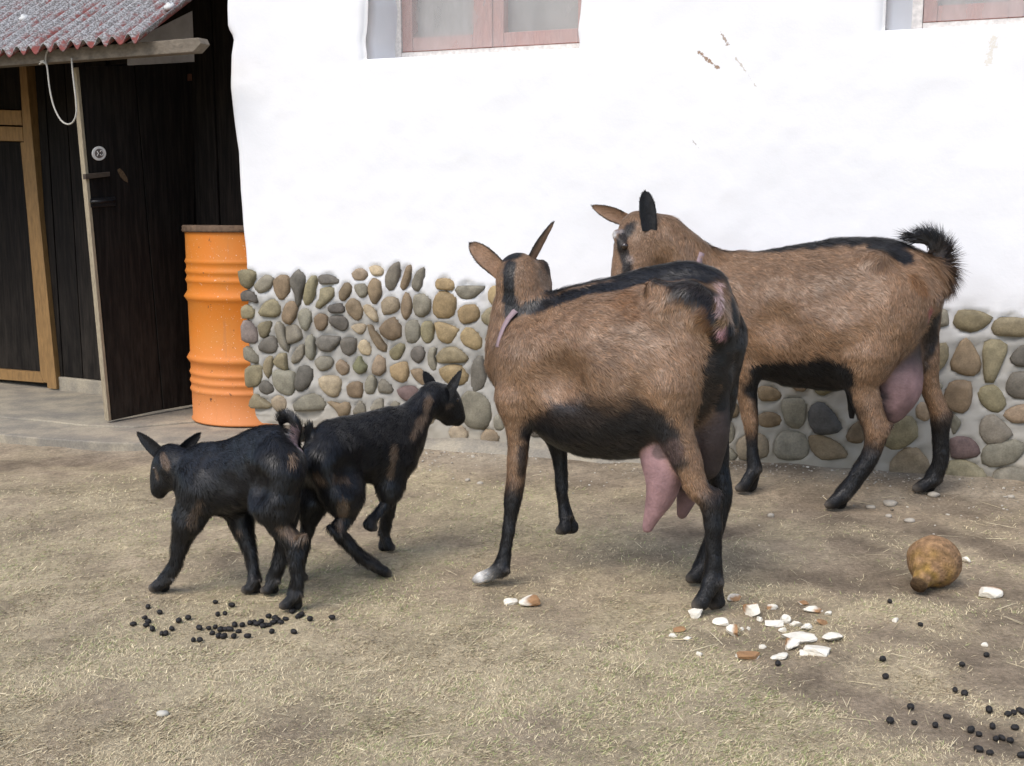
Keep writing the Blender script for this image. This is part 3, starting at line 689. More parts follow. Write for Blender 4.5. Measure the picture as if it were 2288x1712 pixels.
k0 = S(*shed_uz(97, 140, NB + .012), NB + .012); kk = [S(*shed_uz(x, y, NB + .014), NB + .014) for x, y in ((88, 144), (95, 139), (102, 143), (98, 136), (90, 138))]
vs, fs = tube(kk, .0035, 6); obj('knot', mesh_np('knot', vs, fs), MAT_ROPE, rope)

# ================================================================== BARREL
bc = V(-1.222, 5.065, SLZ); R0 = .285; HB = .885
pr = [(0, .004), (R0 - .01, .004), (R0 + .004, 0), (R0 + .006, .008), (R0, .014)]
def rib(f, w, h):
    z = HB * (1 - f); return [(R0, z - w), (R0 + h * .55, z - w * .45), (R0 + h, z), (R0 + h * .55, z + w * .45), (R0, z + w)]
pr2 = []
for f, w_, h_ in ((.835, .016, .007), (.79, .016, .007), (.745, .016, .007), (.67, .026, .016), (.35, .026, .016), (.265, .016, .007), (.22, .016, .007), (.17, .016, .007)): pr2 += rib(f, w_, h_)
pr += pr2 + [(R0, HB - .02), (R0, HB - .016), (R0 - .02, HB - .016), (R0 - .022, HB - .045), (0, HB - .045)]
vs, fs = lathe(pr, 72)
m = NT('orange_drum_paint'); v = m.coord('Object'); vz = m.n('SeparateXYZ', {0: v}).outputs[2]; n1_ = m.noise(v, 5, 6, .6); n2_ = m.noise(v, 45, 5, .7); n3_ = m.noise(v, 22, 6, .65)
org = m.mix(m.ramp(n1_, .35, .7), (.60, .18, .018), (.55, .195, .032))
fd = m.math('MULTIPLY', m.n('MapRange', {0: m.math('ADD', vz, m.math('MULTIPLY', m.math('SUBTRACT', n1_, .5), .35)), 1: .42, 2: .05, 3: 0.0, 4: 1.0}).outputs[0], .8)
org = m.mix(fd, org, (.62, .24, .09)); org = m.mix(m.math('MULTIPLY', m.ramp(n2_, .66, .70), .75), org, (.75, .62, .5)); org = m.mix(m.ramp(n3_, .66, .70), org, (.12, .055, .03)); n4_ = m.noise(m.coord('Object', (1, 1, .12)), 30, 5, .7); org = m.mix(m.math('MULTIPLY', m.ramp(n4_, .60, .72), .45), org, (.42, .17, .06)); n5_ = m.noise(v, 150, 3, .6); org = m.mix(m.ramp(n5_, .68, .71), org, (.72, .60, .48))
m.b(Base_Color=org, Roughness=.58); m.bsdf.inputs['Specular IOR Level'].default_value = .3; m.bump(n1_, .15, .01); MAT_OR = m.mat
barrel = obj('steel_drum', mesh_np('steel_drum', vs, fs), MAT_OR); barrel.location = bc; tag(barrel, 'orange ribbed steel drum standing behind the corner of the white house', 'drum')
vs, fs = lathe([(R0 - .018, HB - .018), (R0 + .010, HB - .018), (R0 + .014, HB - .010), (R0 + .011, HB - .002), (R0 + .013, HB + .006), (R0 + .008, HB + .013), (R0 - .012, HB + .012), (R0 - .018, HB - .018)], 72)
rim = obj('rim', mesh_np('rim', vs, fs), MAT_RUST); rim.parent = barrel; rim.data.materials.clear(); rim.data.materials.append(plain('rusty_rim', (.13, .085, .055), .8, .5, 40, .4))
# ================================================================== ANIMALS
def surface_nets(Fv, org, h):
    s = Fv < 0; nx, ny, nz = Fv.shape
    cnt = np.zeros((nx - 1, ny - 1, nz - 1), np.int8)
    for a in (0, 1):
        for b in (0, 1):
            for c in (0, 1): cnt += s[a:nx - 1 + a, b:ny - 1 + b, c:nz - 1 + c]
    act = (cnt > 0) & (cnt < 8); idx = np.full(act.shape, -1, np.int64); ci = np.argwhere(act); idx[act] = np.arange(len(ci))
    acc = np.zeros((len(ci), 3)); num = np.zeros(len(ci)); corners = [(a, b, c) for a in (0, 1) for b in (0, 1) for c in (0, 1)]
    for p in corners:
        for q in corners:
            if sum(q) - sum(p) == 1 and all(q[k] >= p[k] for k in range(3)):
                fa = Fv[ci[:, 0] + p[0], ci[:, 1] + p[1], ci[:, 2] + p[2]]; fb = Fv[ci[:, 0] + q[0], ci[:, 1] + q[1], ci[:, 2] + q[2]]
                x = (fa < 0) != (fb < 0); t = np.where(x, fa / np.where(x, fa - fb, 1), 0)[:, None]
                acc += np.where(x[:, None], np.array(p) + (np.array(q) - np.array(p)) * t, 0); num += x
    vs = org + h * (ci + acc / num[:, None]); fs = []
    for ax in range(3):
        sl0 = [slice(None)] * 3; sl1 = [slice(None)] * 3; sl0[ax] = slice(0, -1); sl1[ax] = slice(1, None)
        e = np.argwhere(s[tuple(sl0)] != s[tuple(sl1)]); b, c = (ax + 1) % 3, (ax + 2) % 3
        e = e[(e[:, b] > 0) & (e[:, c] > 0) & (e[:, b] < Fv.shape[b] - 1) & (e[:, c] < Fv.shape[c] - 1)]
        inside = s[e[:, 0], e[:, 1], e[:, 2]]; q = []
        for db, dc in ((-1, -1), (0, -1), (0, 0), (-1, 0)):
            k = e.copy(); k[:, b] += db; k[:, c] += dc; q.append(idx[k[:, 0], k[:, 1], k[:, 2]])
        q = np.column_stack(q); q[~inside] = q[~inside][:, ::-1]; fs.append(q)
    return vs, np.vstack(fs)
def relax(vs, fs, it, lam=.5):
    a = np.concatenate([fs[:, k] for k in range(4)]); b = np.concatenate([fs[:, (k + 1) % 4] for k in range(4)])
    ii = np.concatenate([a, b]); jj = np.concatenate([b, a]); deg = np.bincount(ii, minlength=len(vs))[:, None]
    for k in range(it):
        l = lam if k % 2 == 0 else -lam * .9
        m_ = np.column_stack([np.bincount(ii, vs[jj, c], len(vs)) for c in range(3)]) / deg; vs = vs + (m_ - vs) * l
    return vs
def vnormals(vs, tris):
    n = np.cross(vs[tris[:, 1]] - vs[tris[:, 0]], vs[tris[:, 2]] - vs[tris[:, 0]]); out = np.zeros_like(vs)
    for k in range(3):
        for c in range(3): out[:, c] += np.bincount(tris[:, k], n[:, c], len(vs))
    return out / (np.linalg.norm(out, axis=1)[:, None] + 1e-12)

BROWN = V(.238, .142, .081); BLK = V(.0085, .0083, .0090); PINK = V(.31, .185, .185); UDK = V(.036, .026, .024); TAN = V(.26, .165, .10); HOOF = V(.125, .105, .085); WHT = V(.72, .70, .66)
RUST = V(.19, .085, .028); EARC = V(.30, .185, .115); UPB = V(.20, .125, .125)
CODE = dict(B=BROWN, K=BLK, P=PINK, U=UDK, T=TAN, H=HOOF, W=WHT, R=RUST, E=EARC, Q=UPB)
class Beast:
    def __init__(s, name, p0, heading_deg, vox, label, group, base='B', fur=.03):
        a = math.radians(heading_deg); s.h = V(math.cos(a), math.sin(a), 0); s.l = V(-s.h[1], s.h[0], 0); s.p0 = V(*p0[:3]) + s.l * p0[3]
        s.name, s.vox, s.label, s.group, s.base, s.prims, s.ears, s.paints, s.fur = name, vox, label, group, base, [], [], [], fur; s.long = []; s.carves = []; s.feet = []; s.legk = 1.0 if vox > .005 else .78; s.legfur = .62 if vox > .005 else 1.15; s.shrink = .0012 if vox > .005 else .0004; s.td = -9.0 if abs(heading_deg) > 90 else 7.0
    def pt(s, px, py, lat): return on_plane(px, py, s.p0 + s.l * lat, s.l)
    def loc(s, p): q = np.asarray(p) - s.p0; return np.stack([q @ s.h, q @ s.l, q[..., 2]], -1)
    def wld(s, q): return s.p0 * V(1, 1, 0) + np.outer(q[:, 0], s.h) + np.outer(q[:, 1], s.l) + np.outer(q[:, 2], V(0, 0, 1))
    def chain(s, pts, ls=1.0, k=.03, tag='body', flow=None):
        """pts: (px, py, lateral, radius_px, colour)"""
        J = []
        for p in pts:
            w = s.pt(*p[:3]); J.append((s.loc(w), p[3] * depth(w) / FPX, p[4] if len(p) > 4 else s.base))
        s.nchain = getattr(s, 'nchain', 0) + 1; n = len(J); sub = 1 if n == 2 else 4
        P4 = np.array([np.r_[j[0], j[1]] for j in J]); ext = np.vstack([2 * P4[0] - P4[1], P4, 2 * P4[-1] - P4[-2]])
        for i in range(n - 1):
            p0, p1, p2, p3 = ext[i:i + 4]; T = np.linspace(0, 1, sub + 1)[:, None]
            q = .5 * ((2 * p1) + (p2 - p0) * T + (2 * p0 - 5 * p1 + 4 * p2 - p3) * T ** 2 + (3 * p1 - p0 - 3 * p2 + p3) * T ** 3)
            ca, cb = CODE[J[i][2]], CODE[J[i + 1][2]]; cs = ca + (cb - ca) * smooth(.25, .75, T)
            for e in range(sub): s.prims.append(dict(a=q[e, :3], b=q[e + 1, :3], ra=max(q[e, 3], .002), rb=max(q[e + 1, 3], .002), ca=cs[e], cb=cs[e + 1], ls=ls, k=k, tag=tag, flow=flow, ch=s.nchain))
    def carve(s, px, py, lat, r, k=.05):
        w = s.pt(px, py, lat); s.carves.append((s.loc(w), r * depth(w) / FPX, k))
    def leg(s, top, rest, foot, toes, ls=.92, k=.016, raised=None):
        """top joints have their own lateral offset; the rest run to the foot's contact point on the ground"""
        if raised is None:
            c = on_ground(*foot); s.feet.append((s.loc(c), float(zg(c[0], c[1])))); sf = float(np.dot(c - s.p0, s.l)); print(s.name, 'foot', foot, 'lat %.3f along %.3f' % (sf, np.dot(c - s.p0, s.h)))
        else: sf = raised
        s0 = top[-1][2]; pts = list(top); n = len(rest)
        for i, r in enumerate(rest): pts.append((r[0], r[1], s0 + (sf - s0) * (i + 1) / n, r[2] * s.legk, *r[3:]))
        s.chain(top, ls=.8, k=.03, tag='leg', flow='down'); s.chain(pts[len(top) - 1:], ls=ls, k=k, tag='leg', flow='down')
        a = pts[-1]
        for (tx, ty, dl, r, c) in toes:
            s.chain([(a[0], a[1], sf + dl * .4, a[3] * .8, a[4] if len(a) > 4 else s.base), (tx, ty, sf + dl, r, c)], ls=.8, k=.006, tag='toe')
            s.chain([(tx, ty, sf + dl, r * .96, c), (tx + s.td * 1.25, ty + r * .32, sf + dl, r * .80, 'H')], ls=.85, k=.004, tag='hoof')
        for dl in (.013, -.013): s.chain([(a[0] - np.sign(s.td) * a[3] * .80, a[1] + 3, sf + dl * (1 if s.vox > .005 else .6), a[3] * .26, 'H'), (a[0] - np.sign(s.td) * a[3] * .95, a[1] + a[3] * .45, sf + dl * (1 if s.vox > .005 else .6), a[3] * .20, 'H')], k=.006, tag='hoof')
    def sdf(s, pr, q):
        a, b = pr['a'], pr['b']; sc = np.array([1, 1 / pr['ls'], 1.0]); d = (q - a) * sc; ba = (b - a) * sc; l2 = ba @ ba + 1e-9
        t = np.clip((d @ ba) / l2, 0, 1); r = pr['ra'] + (pr['rb'] - pr['ra']) * t
        dist = np.linalg.norm(d - t[..., None] * ba, axis=-1) - r
        return dist * (pr['ls'] if pr['ls'] < 1 else 1), t
    def ear(s, base, tip, width, lat, face, cback, cfront, cup=.45, edge=.16, tipround=1.0, rim='K'):
        s.ears.append((base, tip, width, lat, face, cback, cfront, cup, edge, tipround, rim))
    def build(s, eyes=(), collar=None, nfur=60000, fur_w=.0016, patch=1.0):
        P_ = s.prims; lo = np.min([np.minimum(p['a'] - max(p['ra'], p['rb']), p['b'] - max(p['ra'], p['rb'])) for p in P_], 0) - .05
        hi = np.max([np.maximum(p['a'] + max(p['ra'], p['rb']), p['b'] + max(p['ra'], p['rb'])) for p in P_], 0) + .05
        h = s.vox; n = np.ceil((hi - lo) / h).astype(int) + 1; Fv = np.full(n, .3); ax = [lo[k] + h * np.arange(n[k]) for k in range(3)]
        for ch in range(1, s.nchain + 1):
            pc = [p for p in P_ if p['ch'] == ch]; k_ = pc[0]['k']; R_ = max(max(p['ra'], p['rb']) for p in pc) + k_ * 2 + h * 3
            b0 = np.maximum(((np.min([np.minimum(p['a'], p['b']) for p in pc], 0) - R_ - lo) / h).astype(int), 0); b1 = np.minimum(((np.max([np.maximum(p['a'], p['b']) for p in pc], 0) + R_ - lo) / h).astype(int) + 2, n)
            d = np.full(b1 - b0, 9.0)
            for p in pc:
                Rp = max(p['ra'], p['rb']) + k_ * 1.3 + h * 2; c0 = np.clip(((np.minimum(p['a'], p['b']) - Rp - lo) / h).astype(int), b0, b1); c1 = np.clip(((np.maximum(p['a'], p['b']) + Rp - lo) / h).astype(int) + 2, b0, b1)
                g = np.stack(np.meshgrid(*[ax[k][c0[k]:c1[k]] for k in range(3)], indexing='ij'), -1); e, _ = s.sdf(p, g); z_ = tuple(slice(c0[k] - b0[k], c1[k] - b0[k]) for k in range(3)); d[z_] = np.minimum(d[z_], e)
            sl = tuple(slice(b0[k], b1[k]) for k in range(3)); A = Fv[sl]; hh = np.clip(.5 + .5 * (A - d) / k_, 0, 1); Fv[sl] = A * (1 - hh) + d * hh - k_ * hh * (1 - hh)
        Fv = Fv + s.shrink
        GX, GY, GZ = np.meshgrid(*ax, indexing='ij', sparse=True)
        for c, r, k_ in s.carves:
            b0 = np.maximum(((c - r - k_ * 2 - lo) / h).astype(int), 0); b1 = np.minimum(((c + r + k_ * 2 - lo) / h).astype(int) + 2, n); g = np.stack(np.meshgrid(*[ax[k][b0[k]:b1[k]] for k in range(3)], indexing='ij'), -1)
            d = r - np.linalg.norm(g - c, axis=-1); sl = tuple(slice(b0[k], b1[k]) for k in range(3)); A = Fv[sl]; hh = np.clip(.5 - .5 * (A - d) / k_, 0, 1); Fv[sl] = A * (1 - hh) + d * hh + k_ * hh * (1 - hh)
        for c, z0 in s.feet:
            near_ = ((GX - c[0]) ** 2 + (GY - c[1]) ** 2 < .075 ** 2); Fv = np.where(near_, np.maximum(Fv, z0 - .003 - GZ), Fv)
        vs, fs = surface_nets(Fv, lo, h); vs = relax(vs, fs, 6); n0 = vnormals(vs, np.vstack([fs[:, [0, 1, 2]], fs[:, [0, 2, 3]]])); vs = vs + n0 * (s.vox * .55 * fbm(vs, 14 if s.vox > .005 else 24, 501, 2))[:, None]
        # keep only the pieces' colours from the nearest part
        N = len(vs); best = np.zeros(N); col = np.zeros((N, 3)); fl = np.zeros((N, 3)); ln = np.zeros(N); bare = np.zeros(N)
        for p in P_:
            d, t = s.sdf(p, vs); w = np.exp(-np.clip(d + .004, -.03, 1) / .007); ca, cb = p['ca'], p['cb']; t2 = t[:, None]
            best += w; col += w[:, None] * (ca + (cb - ca) * t2)
            f = p['b'] - p['a']; f = f / (np.linalg.norm(f) + 1e-9)
            if p['flow'] == 'down': f = f * .6 + V(0, 0, -.8)
            elif p['flow'] == 'trunk': f = f * .8 + V(0, 0, -.55)
            elif p['flow'] is not None: f = V(*p['flow'])
            fl += w[:, None] * f; ln += w * {'body': 1, 'leg': s.legfur, 'head': .38, 'tail': 2.3, 'neck': .9, 'udder': .02, 'toe': .5, 'hoof': 0}[p['tag']]
            bare += w * (p['tag'] in ('udder', 'hoof'))
        col /= best[:, None]; fl /= best[:, None]; ln /= best; bare /= best
        wv = s.wld(vs); tris = np.vstack([fs[:, [0, 1, 2]], fs[:, [0, 2, 3]]]); nrm = vnormals(wv, tris)
        s.wv, s.nrm = wv, nrm
        # coat markings
        for (pts, c, amt, ragged) in s.paints:
            c = CODE[c] if isinstance(c, str) else c; J = []
            for p in pts:
                w = s.hit(p[0], p[1]) if len(p) == 3 else s.pt(*p[:3]); J.append((w, p[-1] * depth(w) / FPX))
            if len(J) == 1: J = J * 2
            D = np.full(N, 9.0)
            for (a, ra), (b, rb) in zip(J[:-1], J[1:]):
                ba = b - a; t = np.clip(((wv - a) @ ba) / (ba @ ba + 1e-9), 0, 1); r = ra + (rb - ra) * t
                D = np.minimum(D, np.linalg.norm(wv - a - t[:, None] * ba, axis=1) / r)
            D = D + ragged * fbm(wv, 28, 5, 3); mk = (smooth(1.15 if ragged != .35 else 1.45, .8 if ragged != .35 else .6, D) * amt * ((1 - np.clip(bare * 1.5, 0, 1)) if not (ragged <= .2 or ragged == .5) else 1))[:, None]; col = col + (c - col) * mk
        for (pts, v_) in s.long:
            for p in pts:
                w = s.pt(*p[:3]); r = p[3] * depth(w) / FPX; ln = ln + v_ * smooth(1.2, .6, np.linalg.norm(wv - w, axis=1) / r)
        nzc = 1 + .20 * fbm(wv, 9, 77, 3) + .10 * fbm(wv, 40, 79, 2); colb = col * np.where(bare > .5, 1, nzc)[:, None]
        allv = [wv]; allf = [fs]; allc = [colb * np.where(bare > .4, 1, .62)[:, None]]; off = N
        fur_src = [(wv, tris, nrm, colb, fl @ np.stack([s.h, s.l, V(0, 0, 1)]), ln, bare)]
        for (base, tip, width, lat, face, cb, cf, cup, edge, tr, rimc) in s.ears:
            A = s.pt(*base, lat); vd = A - CAM; vd /= np.linalg.norm(vd); dA = depth(A)
            T = CAM + ray(*tip) * ((dA + face[3]) if len(face) > 3 else dA); axs = T - A; L = np.linalg.norm(axs); axs /= L
            nrm_ = -vd * face[0] + s.h * face[1] + s.l * face[2]; nrm_ -= axs * (nrm_ @ axs); nrm_ /= np.linalg.norm(nrm_); side = np.cross(nrm_, axs); Wd = width * dA / FPX / 2
            nt, na = 14, 9; rows = []; cols_ = []
            for sd in (1, -1):
                for i in range(nt):
                    t = i / (nt - 1); w_ = Wd * (.92 + .16 * math.sin(math.pi * min(t * 1.1, 1))) * max(0, 1 - max(0, (t - .35) / .65) ** (2.0 * tr)) ** .55 + .0008
                    for k in range(na):
                        x = -1 + 2 * k / (na - 1); rows.append(A + axs * (L * t - .012) + side * w_ * x * (1 - .25 * cup * abs(x)) + nrm_ * (w_ * cup * x * x + (-.0035 if sd > 0 else .0012) * (1 - .7 * x * x)) - nrm_ * .012 * t * t * 0)
                        c = CODE[cb] if sd > 0 else CODE[cf]; e = smooth(1 - edge * 2, 1 - edge * .4, abs(x)) if t > .12 else 0; e = max(float(e), float(smooth(.9, .97, t)) if edge > .05 else 0)
                        cols_.append(c + (CODE[rimc] - c) * e)
            rows = np.array(rows); cols_ = np.array(cols_); i, k = np.meshgrid(np.arange(nt - 1), np.arange(na - 1), indexing='ij'); a = (i * na + k).ravel(); M = nt * na
            f1 = np.column_stack([a, a + 1, a + na + 1, a + na]); f2 = f1[:, ::-1] + M; st = []
            for kk in (0, na - 1):
                e = np.arange(nt - 1) * na + kk; q = np.column_stack([e, e + na, e + na + M, e + M]); st.append(q if kk == 0 else q[:, ::-1])
            e = (nt - 1) * na + np.arange(na - 1); st.append(np.column_stack([e, e + 1, e + 1 + M, e + M])[:, ::-1]); f = np.vstack([f1, f2] + st)
            # front faces must look along +nrm
            cpt = rows[M + (nt // 2) * na + na // 2]; ntest = np.cross(rows[f1[0][1]] - rows[f1[0][0]], rows[f1[0][2]] - rows[f1[0][0]])
            if ntest @ nrm_ > 0: f = f[:, ::-1]
            allv.append(rows); allf.append(f + off); allc.append(cols_); off += len(rows)
            tr_ = np.vstack([f[:, [0, 1, 2]], f[:, [0, 2, 3]]]); nn_ = vnormals(rows, tr_); fur_src.append((rows, tr_, nn_, cols_, np.tile(axs, (len(rows), 1)), np.full(len(rows), .30), np.zeros(len(rows))))
        V_, F_, C_ = np.vstack(allv), np.vstack(allf), np.vstack(allc)
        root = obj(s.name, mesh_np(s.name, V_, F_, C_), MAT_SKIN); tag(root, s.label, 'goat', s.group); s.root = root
        # coat: short hairs laid along the body
        hv, hc = [], []
        areas = [np.linalg.norm(np.cross(v_[t_[:, 1]] - v_[t_[:, 0]], v_[t_[:, 2]] - v_[t_[:, 0]]), axis=1) * (1 - np.clip(b_[t_].mean(1) * 1.3, 0, 1)) * (.35 + 1.0 / np.clip(l_[t_].mean(1), .35, 1.3) + 4.0 * (l_[t_].mean(1) > 1.7)) for (v_, t_, n_, c_, f_, l_, b_) in fur_src]
        tot = sum(a.sum() for a in areas)
        for (v_, t_, n_, c_, f_, l_, b_), ar in zip(fur_src, areas):
            m_ = int(nfur * ar.sum() / tot)
            if m_ < 5: continue
            k = rng.choice(len(t_), m_, p=ar / ar.sum()); r1, r2 = rng.random(m_), rng.random(m_); q = np.sqrt(r1); bw = np.column_stack([1 - q, q * (1 - r2), q * r2])
            def ip(a): return np.einsum('nk,nkc->nc', bw, a[t_[k]]) if a.ndim == 2 else np.einsum('nk,nk->n', bw, a[t_[k]])
            p, nn_, cc, ff, ll = ip(v_), ip(n_), ip(c_), ip(f_), ip(l_); nn_ /= np.linalg.norm(nn_, axis=1)[:, None] + 1e-9
            ff = ff - nn_ * np.sum(ff * nn_, 1)[:, None]; ff /= np.linalg.norm(ff, axis=1)[:, None] + 1e-6
            # clumped swirl of the coat
            sw = .55 * noise(p, 22, 3) + .35 * noise(p, 60, 4); bt = np.cross(nn_, ff)
            clump = np.column_stack([noise(p, 70, 90 + c) for c in range(3)])
            lift = (.13 if s.vox > .005 else .20) + .12 * rng.random(m_) + .10 * np.clip(ll - 1, 0, 2)
            d = ff + bt * (sw + .22 * rng.normal(size=m_))[:, None] + nn_ * lift[:, None] + clump * .18; d /= np.linalg.norm(d, axis=1)[:, None]
            L = s.fur * np.clip(ll, .12, 4) * rng.uniform(.6, 1.25, m_); w_ = fur_w * rng.uniform(.7, 1.3, m_) * np.clip(.6 + .4 * ll, .5, 1.2)
            sd = np.cross(d, nn_); sd /= np.linalg.norm(sd, axis=1)[:, None] + 1e-9
            d2 = d - nn_ * (lift * .9)[:, None] + V(0, 0, -.12); d2 /= np.linalg.norm(d2, axis=1)[:, None]
            p1 = p + d * (L * .5)[:, None]; p2 = p1 + d2 * (L * .5)[:, None]; p0_ = p - nn_ * .001
            hv.append(np.stack([p0_ - sd * (w_ * .5)[:, None], p0_ + sd * (w_ * .5)[:, None], p1 - sd * (w_ * .42)[:, None], p1 + sd * (w_ * .42)[:, None], p2], 1).reshape(-1, 3))
            rv = (rng.lognormal(0, .18, m_) * (1 + .17 * clump[:, 0] * patch))[:, None]; lum = cc.mean(1, keepdims=True); cv = cc * rv * (1 + V(.05, 0, -.06) * rng.normal(size=(m_, 1)))
            cv = np.where(lum < .03, cv * (1 + .9 * (rng.random((m_, 1)) ** 3)), cv); cv = cv + V(.10, .085, .06) * ((rng.random((m_, 1)) < .05) & (lum > .05))
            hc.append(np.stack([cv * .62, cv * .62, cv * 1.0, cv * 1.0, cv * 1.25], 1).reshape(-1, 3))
        hv, hc = np.vstack(hv), np.clip(np.vstack(hc), 0, 1); m_ = len(hv) // 5; b = np.arange(m_)[:, None] * 5
        tri = np.vstack([b + V(0, 1, 3).astype(int), b + V(0, 3, 2).astype(int), b + V(2, 3, 4).astype(int)])
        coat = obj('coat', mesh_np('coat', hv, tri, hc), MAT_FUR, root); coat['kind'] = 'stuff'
        for (px, py, r) in eyes:
            p = s.hit(px, py); n_ = s.nrm[s.hit_i]; rr = r * depth(p) / FPX; vs_, fs_ = lathe([(rr * math.sin(a), rr * math.cos(a)) for a in np.linspace(0, math.pi, 10)], 14)
            obj('eye', mesh_np('eye', vs_ + p - n_ * rr * .45, fs_[:, ::-1]), MAT_EYE, root)
        return root
    def hit(s, px, py):
        d = ray(px, py); d = d / np.linalg.norm(d); q = s.wv - CAM; t = q @ d; perp = np.linalg.norm(q - t[:, None] * d, axis=1); ok = (perp < s.vox * 1.6) & (s.nrm @ d < 0.1)
        if not ok.any(): k = int(np.argmin(perp))
        else: ii = np.where(ok)[0]; k = ii[np.argmin(t[ii])]
        s.hit_i = k; return s.wv[k]
def toes_dir(t): return -2.0

m = NT('goat_skin'); c = m.attr().outputs[0]; v = m.coord('Object'); nz = m.noise(v, 150, 4); nl = m.noise(v, 26, 5, .6)
c = m.mix(1.0, c, m.n('MapRange', {0: nl, 1: .3, 2: .7, 3: .70, 4: 1.22}).outputs[0], 'MULTIPLY')
m.b(Base_Color=c, Roughness=.6); m.bump(m.math('ADD', nz, nl), .5, .004); MAT_SKIN = m.mat
MAT_FUR = attr_mat('goat_hair', .38, 0, 100, 0, .42, .0)
m = NT('goat_eye'); m.b(Base_Color=(.03, .018, .012), Roughness=.08); m.bsdf.inputs['Specular IOR Level'].default_value = .7; MAT_EYE = m.mat
MAT_COLLAR = plain('lilac_collar', (.26, .19, .20), .7, .2, 60, .2)

# ------------------------------------------------ brown goat seen from behind (A)
A = Beast('brown_goat', (.446, 2.546, 0, .057), 158, .0062, 'brown goat with black back stripe seen from behind, one front hoof white', 'brown adult goats', 'B', .021)
A.chain([(1190, 815, 0, 92), (1245, 820, 0, 128), (1335, 838, 0, 188), (1445, 815, 0, 182), (1530, 732, 0, 116), (1560, 712, 0, 92)], ls=.84, k=.05, tag='body', flow='trunk')
A.chain([(1150, 690, 0, 22), (1210, 688, 0, 26), (1300, 668, 0, 24), (1380, 645, 0, 22), (1450, 626, 0, 24), (1530, 612, 0, 26), (1580, 628, 0, 24)], ls=.9, k=.055, tag='body', flow='trunk')
A.chain([(1540, 655, .095, 30), (1480, 680, .10, 26)], k=.05, flow='trunk'); A.chain([(1560, 655, -.095, 30), (1500, 680, -.10, 26)], k=.05, flow='trunk')
A.chain([(1615, 735, .085, 26), (1580, 700, .08, 40)], k=.04, flow='down'); A.chain([(1630, 740, -.075, 26), (1600, 700, -.07, 40)], k=.04, flow='down')
# neck and head (looking away)
A.chain([(1160, 655, 0, 46), (1150, 720, 0, 56), (1165, 790, 0, 82)], ls=.85, k=.045, tag='neck', flow='down')
A.chain([(1160, 614, -.005, 50), (1178, 628, -.06, 46)], k=.03, tag='head', flow='down')
A.chain([(1178, 628, -.06, 44), (1200, 655, -.15, 31), (1206, 672, -.21, 25)], k=.03, tag='head', flow=(0, -1, -.3))
A.chain([(1190, 645, -.05, 36), (1203, 655, -.09, 28)], k=.03, tag='head', flow='down')
A.chain([(1212, 594, -.045, 13, 'K'), (1214, 604, -.055, 13, 'K')], k=.015, tag='head', flow='down')
# legs
A.leg([(1505, 745, .06, 84), (1488, 865, .10, 66)], [(1503, 945, 47), (1531, 1020, 36), (1555, 1085, 28, 'B'), (1584, 1117, 27, 'K'), (1593, 1168, 22, 'K'), (1595, 1240, 20, 'K'), (1593, 1296, 25, 'K')], (1588, 1370), [(1568, 1346, .022, 19, 'K'), (1604, 1344, -.018, 19, 'K')])
A.leg([(1590, 760, -.06, 78, 'K'), (1585, 880, -.085, 60, 'K')], [(1588, 960, 42, 'K'), (1602, 1040, 29, 'K'), (1614, 1100, 25, 'K'), (1605, 1150, 22, 'K'), (1588, 1215, 20, 'K'), (1570, 1265, 22, 'K')], (1558, 1309), [(1553, 1288, .018, 17, 'K'), (1568, 1288, -.018, 17, 'K')])
A.leg([(1172, 800, .075, 70), (1158, 890, .085, 52)], [(1158, 965, 29), (1155, 1040, 24, 'B'), (1147, 1110, 22, 'K'), (1139, 1165, 16, 'K'), (1128, 1235, 15, 'K'), (1119, 1272, 21, 'K')], (1085, 1308), [(1074, 1291, .017, 14, 'W'), (1086, 1290, -.019, 14, 'W')])
A.leg([(1225, 850, -.075, 66), (1238, 940, -.085, 40)], [(1248, 1010, 21, 'K'), (1254, 1058, 17, 'K'), (1257, 1112, 14, 'K'), (1264, 1150, 18, 'K')], None, [(1261, 1180, .016, 16, 'K'), (1278, 1178, -.016, 16, 'K')], raised=-.09)
# udder
A.chain([(1590, 850, 0, 34, 'U'), (1585, 960, 0, 46, 'U'), (1575, 1035, -.01, 40, 'U')], ls=.9, k=.03, tag='udder')
A.chain([(1515, 975, .02, 52, 'U'), (1484, 1015, .05, 54, 'P'), (1484, 1065, .06, 44, 'P'), (1477, 1103, .06, 34, 'P'), (1460, 1145, .06, 21, 'P'), (1447, 1180, .06, 13, 'P')], k=.012, tag='udder')
A.chain([(1560, 1000, -.04, 50, 'U'), (1545, 1075, -.05, 34, 'U'), (1534, 1110, -.05, 24, 'Q'), (1524, 1148, -.05, 14, 'Q')], k=.012, tag='udder')
# tail turned up
A.chain([(1590, 645, 0, 20, 'K'), (1604, 628, -.01, 15, 'K'), (1592, 612, -.012, 10, 'K'), (1566, 606, -.012, 6, 'K')], ls=.8, k=.018, tag='neck', flow=(-.6, 0, -.5))
A.chain([(1606, 640, 0, 17, 'K'), (1618, 690, 0, 17, 'U'), (1622, 735, 0, 18, 'U'), (1622, 765, 0, 12, 'U')], ls=.9, k=.012, tag='udder')
A.ear((1116, 604), (1042, 536), 42, .0, (1, 0, .1), 'E', 'E', .25, .10, 1.6)
A.ear((1186, 590), (1241, 487), 38, -.02, (.6, .65, -.55), 'E', 'E', .3, .22, .7)
A.carve(1440, 742, .262, 92); A.carve(1232, 850, .185, 62); A.carve(1440, 742, -.262, 92)
A.chain([(1604, 1102, .09, 11, 'K'), (1592, 1122, .09, 16, 'K')], k=.012, tag='leg', flow='down'); A.chain([(1462, 640, .085, 16), (1500, 655, .105, 14)], k=.03, flow='trunk')
